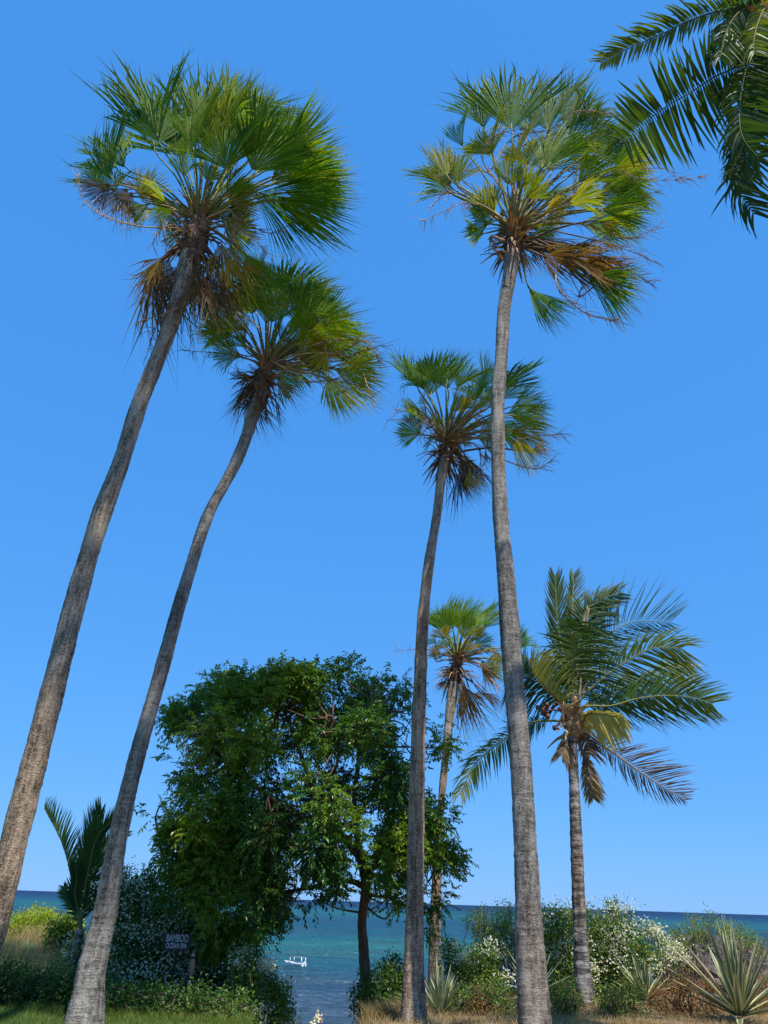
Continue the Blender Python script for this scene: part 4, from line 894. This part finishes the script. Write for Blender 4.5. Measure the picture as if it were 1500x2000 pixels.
# ------------------------------------------------------------------ spiky plants
def rosette(name, label, px, py, Y, n, L, W, mat, elr=(.1, 1.45), droop=.12, fold=.35, dead=0, stem=0.0, dirb=None, mess=.10):
    b = P(px, py, Y); gz = float(ground_z(b[0], b[1])); root = thing(name, label, 'plant', (b[0], b[1], gz), GROUPS.get(name))
    mb = MB(); c0 = b.copy()
    if stem:
        sb = MB(); tube(sb, smooth([np.array([b[0], b[1], gz - .1]), c0], 8), np.linspace(.09, .07, 8), 10, jit=.08); sb.build('stem', BARKC, root)
    K = 9; ks = np.linspace(0, 1, K); k = 0
    g = math.pi * (3 - math.sqrt(5))
    az = np.arange(n) * g + rng.normal(size=n) * .15; el = np.interp(np.arange(n) / n, [0, 1], elr) + rng.normal(size=n) * mess
    D = np.stack([np.cos(az) * np.cos(el), np.sin(az) * np.cos(el), np.sin(el)], -1)
    if dirb is not None: D = unit(D + np.asarray(dirb))
    Ln = L * rng.uniform(.8 - mess, 1.12, n); az = az + rng.normal(size=n) * mess * 3
    C = c0 + D[:, None] * (Ln[:, None] * ks)[..., None] + D[:, None] * .05 * 1.0
    C = C + DOWN * (droop * rng.uniform(0, 1.8, n) * Ln)[:, None, None] * (ks ** 2)[None, :, None]
    s = unit(np.cross(D, np.array([0, 0, 1.0]) + rng.normal(size=(n, 3)) * .15)); up = np.cross(s, D)
    wv = W * .5 * np.array([.75, .85, .95, 1, .95, .82, .6, .33, .02])
    E = s[:, None] * wv[None, :, None]; R = -up[:, None] * (wv * fold)[None, :, None]
    age = (rng.random(n) < dead) * rng.uniform(.4, .9, n)
    strips(mb, C, E, np.broadcast_to(R, C.shape), age, ks)
    mb.build('leaves', mat, root); return root
rosette('agave', 'largest striped agave at the lower right corner', 1445, 1985, 15.2, 66, 1.5, .10, AGAVE, (.0, 1.5), .07, .5, .12, dirb=(-.02, 0, .35), mess=.28)
rosette('agave', 'pale upright agave between the withered shrubs, left of the biggest agave', 1262, 1955, 17.2, 64, .82, .06, AGAVE, (0, 1.5), .12, .5, .2, mess=.2)
rosette('yucca', 'spiky pale yucca behind the thick grey trunk', 1045, 1945, 16, 90, .86, .045, YUCCA, (-.35, 1.5), .12, .4, .08, stem=.3)
rosette('yucca', 'spiky pale yucca at the foot of the middle palm', 862, 1985, 15.2, 100, .85, .045, YUCCA, (-.1, 1.5), .12, .4, .05, stem=.2)

# ------------------------------------------------------------------ grass
def grass_patch(name, label, cat, mat, n, region, h, wd, lean=.35, age=.5):
    mb = MB(); xs, ys = region(n); n = len(xs); zs = ground_z(xs, ys) - .02
    b = np.stack([xs, ys, zs], -1); K = 4; ks = np.linspace(0, 1, K)
    d = unit(np.stack([rng.normal(size=n) * lean + .1, rng.normal(size=n) * lean, np.ones(n)], -1)); H = h * rng.uniform(.4, 1.2, n)
    C = b[:, None] + d[:, None] * (H[:, None] * ks)[..., None]
    bd = np.stack([rng.normal(size=n), rng.normal(size=n), -np.abs(rng.normal(size=n)) * .5], -1) * .3
    C = C + bd[:, None] * (H[:, None] * ks ** 2)[..., None]
    a = rng.uniform(0, math.pi, n); e = np.stack([np.cos(a), np.sin(a), 0 * a], -1)
    E = e[:, None] * (wd * .5 * (1 - ks * .92))[None, :, None]
    strips(mb, C, E, np.zeros_like(C), np.clip(age + .25 * rng.normal(size=n), 0, 1), ks)
    o = mb.build(name, mat); tag(o, label, cat, kind='stuff'); return o
def tuft_region(ax, ay, bx, by, per=60, sig=.12, az=None):
    def f(n):
        m = n // per; cx = rng.uniform(ax, bx, m); cy = rng.uniform(ay, by, m)
        if az: cx = cy * rng.uniform(az[0], az[1], m)
        return (np.repeat(cx, per) + rng.normal(size=m * per) * sig, np.repeat(cy, per) + rng.normal(size=m * per) * sig)
    return f
grass_patch('dry_bank_grass', 'straw coloured long dry grass on the bank at the left', 'grass', DRYG, 26000, tuft_region(0, 17.6, 0, 23.5, 55, .16, (-.62, -.28)), .42, .009, .35, .6)
grass_patch('lawn', 'short green lawn grass at the bottom left', 'grass', GRASS, 60000, lambda n: ((lambda y: (y * rng.uniform(-.62, -.10, n), y))(rng.uniform(11.8, 14.8, n))), .09, .010, .4, .45)
grass_patch('dry_grass', 'dry straw grass under the agaves at the bottom right', 'grass', DRYG, 40000, tuft_region(0, 12.6, 0, 18.8, 50, .15, (.0, .62)), .17, .008, .45, .5)
grass_patch('bank_edge_grass', 'brownish grass tufts between the slender tree and the middle palm', 'grass', DRYG, 5000, tuft_region(0, 14.6, 0, 16, 50, .12, (-.02, .04)), .35, .008, .35, .25)
grass_patch('sunlit_lawn_edge', 'taller green grass along the shaded bougainvillea foot', 'grass', GRASS, 9000, tuft_region(0, 13.5, 0, 14.3, 40, .1, (-.38, -.12)), .16, .007, .35, .7)

# ------------------------------------------------------------------ small things
def box(mb, c, s, ax=None):
    c = np.asarray(c, float); s = np.asarray(s, float) / 2
    V = np.array([[x, y, z] for x in (-1, 1) for y in (-1, 1) for z in (-1, 1)], float) * s
    if ax is not None: V = V @ np.asarray(ax)
    mb.add(V + c, [[0,1,3,2],[4,6,7,5],[0,4,5,1],[2,3,7,6],[0,2,6,4],[1,5,7,3]])
def bev(o, w=.006):
    m = o.modifiers.new('bevel', 'BEVEL'); m.width = w; m.segments = 2; return o

def sign():
    Y = 16.5; c = P(346, 1839, Y); mpp = m_per_px(c); gz = float(ground_z(c[0], c[1]))
    root = thing('sign', 'small dark board with white lettering in the shaded bougainvillea', 'sign', (c[0], c[1], gz))
    W, H = 54 * mpp, 29 * mpp
    mb = MB(); box(mb, (c[0], c[1], c[2]), (W, .03, H)); bev(mb.build('board', plain('sign_board', (.012, .012, .012), .5, .2), root, smooth_=False))
    pm = MB(); box(pm, (c[0], c[1] + .035, (c[2] + gz) / 2), (.05, .035, c[2] - gz + .2)); bev(pm.build('post', plain('sign_post', (.03, .02, .015), .8), root, smooth_=False))
    wm = plain('sign_paint', (.45, .41, .41), .6, .05)
    for txt, dz, size, dx in (('BAMBOO', .05, .17, 0), ('OCEAN SPA', -.072, .115, 0)):
        cu = bpy.data.curves.new('lettering', 'FONT'); cu.body = txt; cu.size = size; cu.extrude = .004; cu.offset = .004; cu.align_x = 'CENTER'; cu.align_y = 'CENTER'
        to = bpy.data.objects.new('tmp', cu); col.objects.link(to); dg = bpy.context.evaluated_depsgraph_get(); dg.update()
        me = bpy.data.meshes.new_from_object(to.evaluated_get(dg)); bpy.data.objects.remove(to); me.materials.clear(); me.materials.append(wm)
        w_ = max(v.co.x for v in me.vertices) - min(v.co.x for v in me.vertices); tw = (.80 if txt == 'BAMBOO' else .76) * W
        o = bpy.data.objects.new('lettering', me); col.objects.link(o); o.parent = root; o.rotation_euler = (math.pi / 2, 0, 0)
        o.scale = (tw / w_, 1, 1); o.location = (dx, -.0195, c[2] - gz + dz)
sign()

def torch():
    Y = 14.4; a = P(358, 2010, Y); b = P(371, 1912, Y); gz = float(ground_z(a[0], a[1])); a = np.array([a[0], a[1], gz - .05])
    root = thing('garden_torch', 'thin leaning garden torch on a pole before the shaded bougainvillea', 'torch', (a[0], a[1], gz)); d = unit(b - a)
    m = MB(); tube(m, smooth([a, b], 10), .02, 10); m.build('pole', plain('torch_pole', (.16, .14, .12), .7), root)
    m = MB(); pts = [b + d * k for k in np.linspace(-.02, .30, 9)]; tube(m, pts, [.02, .028, .038, .046, .05, .048, .044, .04, .034], 14); m.build('basket', plain('torch_basket', (.07, .06, .055), .7), root)
    m = MB(); pts = [b + d * k for k in np.linspace(.30, .40, 6)]; tube(m, pts, [.05, .05, .035, .02, .02, .012], 12); m.build('oil_can', plain('torch_can', (.05, .05, .055), .4, metal=.6), root)
torch()

def boat():
    c = P(575, 1886, 160); d = c - CAM; c = CAM + d * ((SEA - CAM[2]) / d[2])      # on the water
    mpp = m_per_px(c); L = 44 * mpp
    root = thing('boat', 'small white motorboat with awning frame moored on the water', 'boat', (c[0], c[1], SEA))
    yaw = math.radians(152); ca, sa = math.cos(yaw), math.sin(yaw)
    R = np.array([[ca, sa, 0], [-sa, ca, 0], [0, 0, 1.0]])
    o = np.array([c[0], c[1], SEA])
    def tf(V): return np.asarray(V, float) @ R + o
    hb = MB(); n = 18; m = 9; t = np.linspace(0, 1, n)
    beam = L * .19 * np.clip(1 - ((t - .1).clip(0) / .9) ** 2.6, .0, 1) * (.9 + .1 * np.minimum(t / .1, 1)); sheer = L * (.11 + .075 * t ** 2); keel = -L * .04 * (1 - t ** 3)
    ang = np.linspace(-1, 1, 2 * m + 1)
    V = []
    for i in range(n):
        x = -L / 2 + L * t[i] * (1.0)
        for s in ang:
            w_ = beam[i] * np.sign(s) * abs(s) ** .55; z = keel[i] + (sheer[i] - keel[i]) * abs(s) ** 2.0
            V.append([x + (L * .05 * abs(s) ** 2 * t[i] ** 3), w_, z])
    k = 2 * m + 1
    for i in range(n):                                  # inner skin
        x = -L / 2 + .04 + (L - .08) * t[i]
        for s in ang:
            w_ = beam[i] * .9 * np.sign(s) * abs(s) ** .55; z = max(keel[i] + .12, keel[i] + (sheer[i] - keel[i]) * (abs(s) ** 2.0)); V.append([x, w_, z])
    q = []
    for i in range(n - 1):
        for j in range(k - 1):
            q.append([i*k+j, (i+1)*k+j, (i+1)*k+j+1, i*k+j+1]); b = n * k; q.append([b+i*k+j, b+i*k+j+1, b+(i+1)*k+j+1, b+(i+1)*k+j])
        for j in (0, k - 1): q.append([i*k+j, (i+1)*k+j, n*k+(i+1)*k+j, n*k+i*k+j])
    for j in range(k - 1): q.append([j, j+1, n*k+j+1, n*k+j])
    hb.add(tf(V), q)
    white = plain('boat_white', (.78, .78, .76), .35, .04)
    hb.build('hull', white, root)
    tb = MB(); box(tb, tf([[-L * .49, 0, L * .045]])[0], (.12, L * .38, L * .19), R); tb.build('transom', white, root, smooth_=False)
    db = MB(); box(db, tf([[L * .26, 0, L * .12]])[0], (L * .3, L * .17, L * .05), R); bev(db.build('foredeck', white, root, smooth_=False), .05)
    sb = MB(); box(sb, tf([[-L * .12, 0, L * .07]])[0], (L * .08, L * .32, L * .03), R); sb.build('seat', plain('boat_wood', (.25, .16, .09), .6), root, smooth_=False)
    for (x, y) in ((-.46, -.165), (-.46, .165), (.14, -.16), (.14, .16)):
        pb = MB(); thick = L * .012 * (1.6 if x < 0 else 1); tube(pb, tf([[x * L, y * L, L * .08], [x * L, y * L, L * .34]]), thick, 8); pb.build('post', white, root)
    ab = MB(); 
    for y in np.linspace(-.17, .17, 5): tube(ab, tf([[-.48 * L, y * L, L * (.345 + .01 * (1 - (y / .17) ** 2))], [.18 * L, y * L, L * (.345 + .01 * (1 - (y / .17) ** 2))]]), L * .006, 5)
    for x in (-.48, -.15, .18): tube(ab, tf([[x * L, -.17 * L, L * .34], [x * L, 0, L * .35], [x * L, .17 * L, L * .34]]), L * .008, 5)
    ab.build('awning_frame', plain('boat_awning', (.20, .24, .24), .6), root)
    ob = MB(); box(ob, tf([[-L * .53, 0, L * .13]])[0], (L * .06, L * .07, L * .12), R); bev(ob.build('outboard_motor', plain('motor', (.7, .7, .7), .4), root, smooth_=False), .04)
boat()

def sprig():
    Y = 11.9; c = P(620, 1990, Y); g = P(628, 2060, Y); gz = float(ground_z(g[0], g[1])); g[2] = gz
    root = thing('flower_sprig', 'tiny pale flower sprig poking up at the bottom edge before the water', 'flower', g)
    m = MB(); tube(m, smooth([g, (g + c) / 2 + np.array([.02, 0, 0]), c], 8), .006, 5); tube(m, smooth([g, P(612, 2000, Y)], 6), .005, 5)
    m.build('stem', PET, root)
    m = MB()
    for (x, y, k, s) in ((621, 1985, 26, .022), (619, 1993, 16, .016), (612, 1998, 12, .014)):
        p = P(x, y, Y); cards(m, p + rng.normal(size=(k, 3)) * s, unit(rng.normal(size=(k, 3))), unit(rng.normal(size=(k, 3))), .04, .035, rng.random(k))
    m.build('blossom', FLOWER, root, smooth_=False)
    m = MB(); p = P(622, 1990, Y); cards(m, p + rng.normal(size=(10, 3)) * .012 + [.02, 0, 0], unit(rng.normal(size=(10, 3))), unit(rng.normal(size=(10, 3))), .035, .03, rng.random(10)); m.build('petals', PINK, root, smooth_=False)
    a = P(580, 1990, Y); b = P(578, 2060, Y); b[2] = float(ground_z(b[0], b[1]))
    t = thing('bare_twig', 'single dark bare twig standing at the bottom edge beside the bougainvillea', 'twig', b)
    m = MB(); tube(m, smooth([b, a], 6), [.01, .009, .008, .007, .005, .002], 5); mid = (a * .7 + b * .3); tube(m, smooth([mid, mid + np.array([.03, 0, .05])], 4), [.005, .004, .003, .001], 4); m.build('stem', BARKT, t)
sprig()
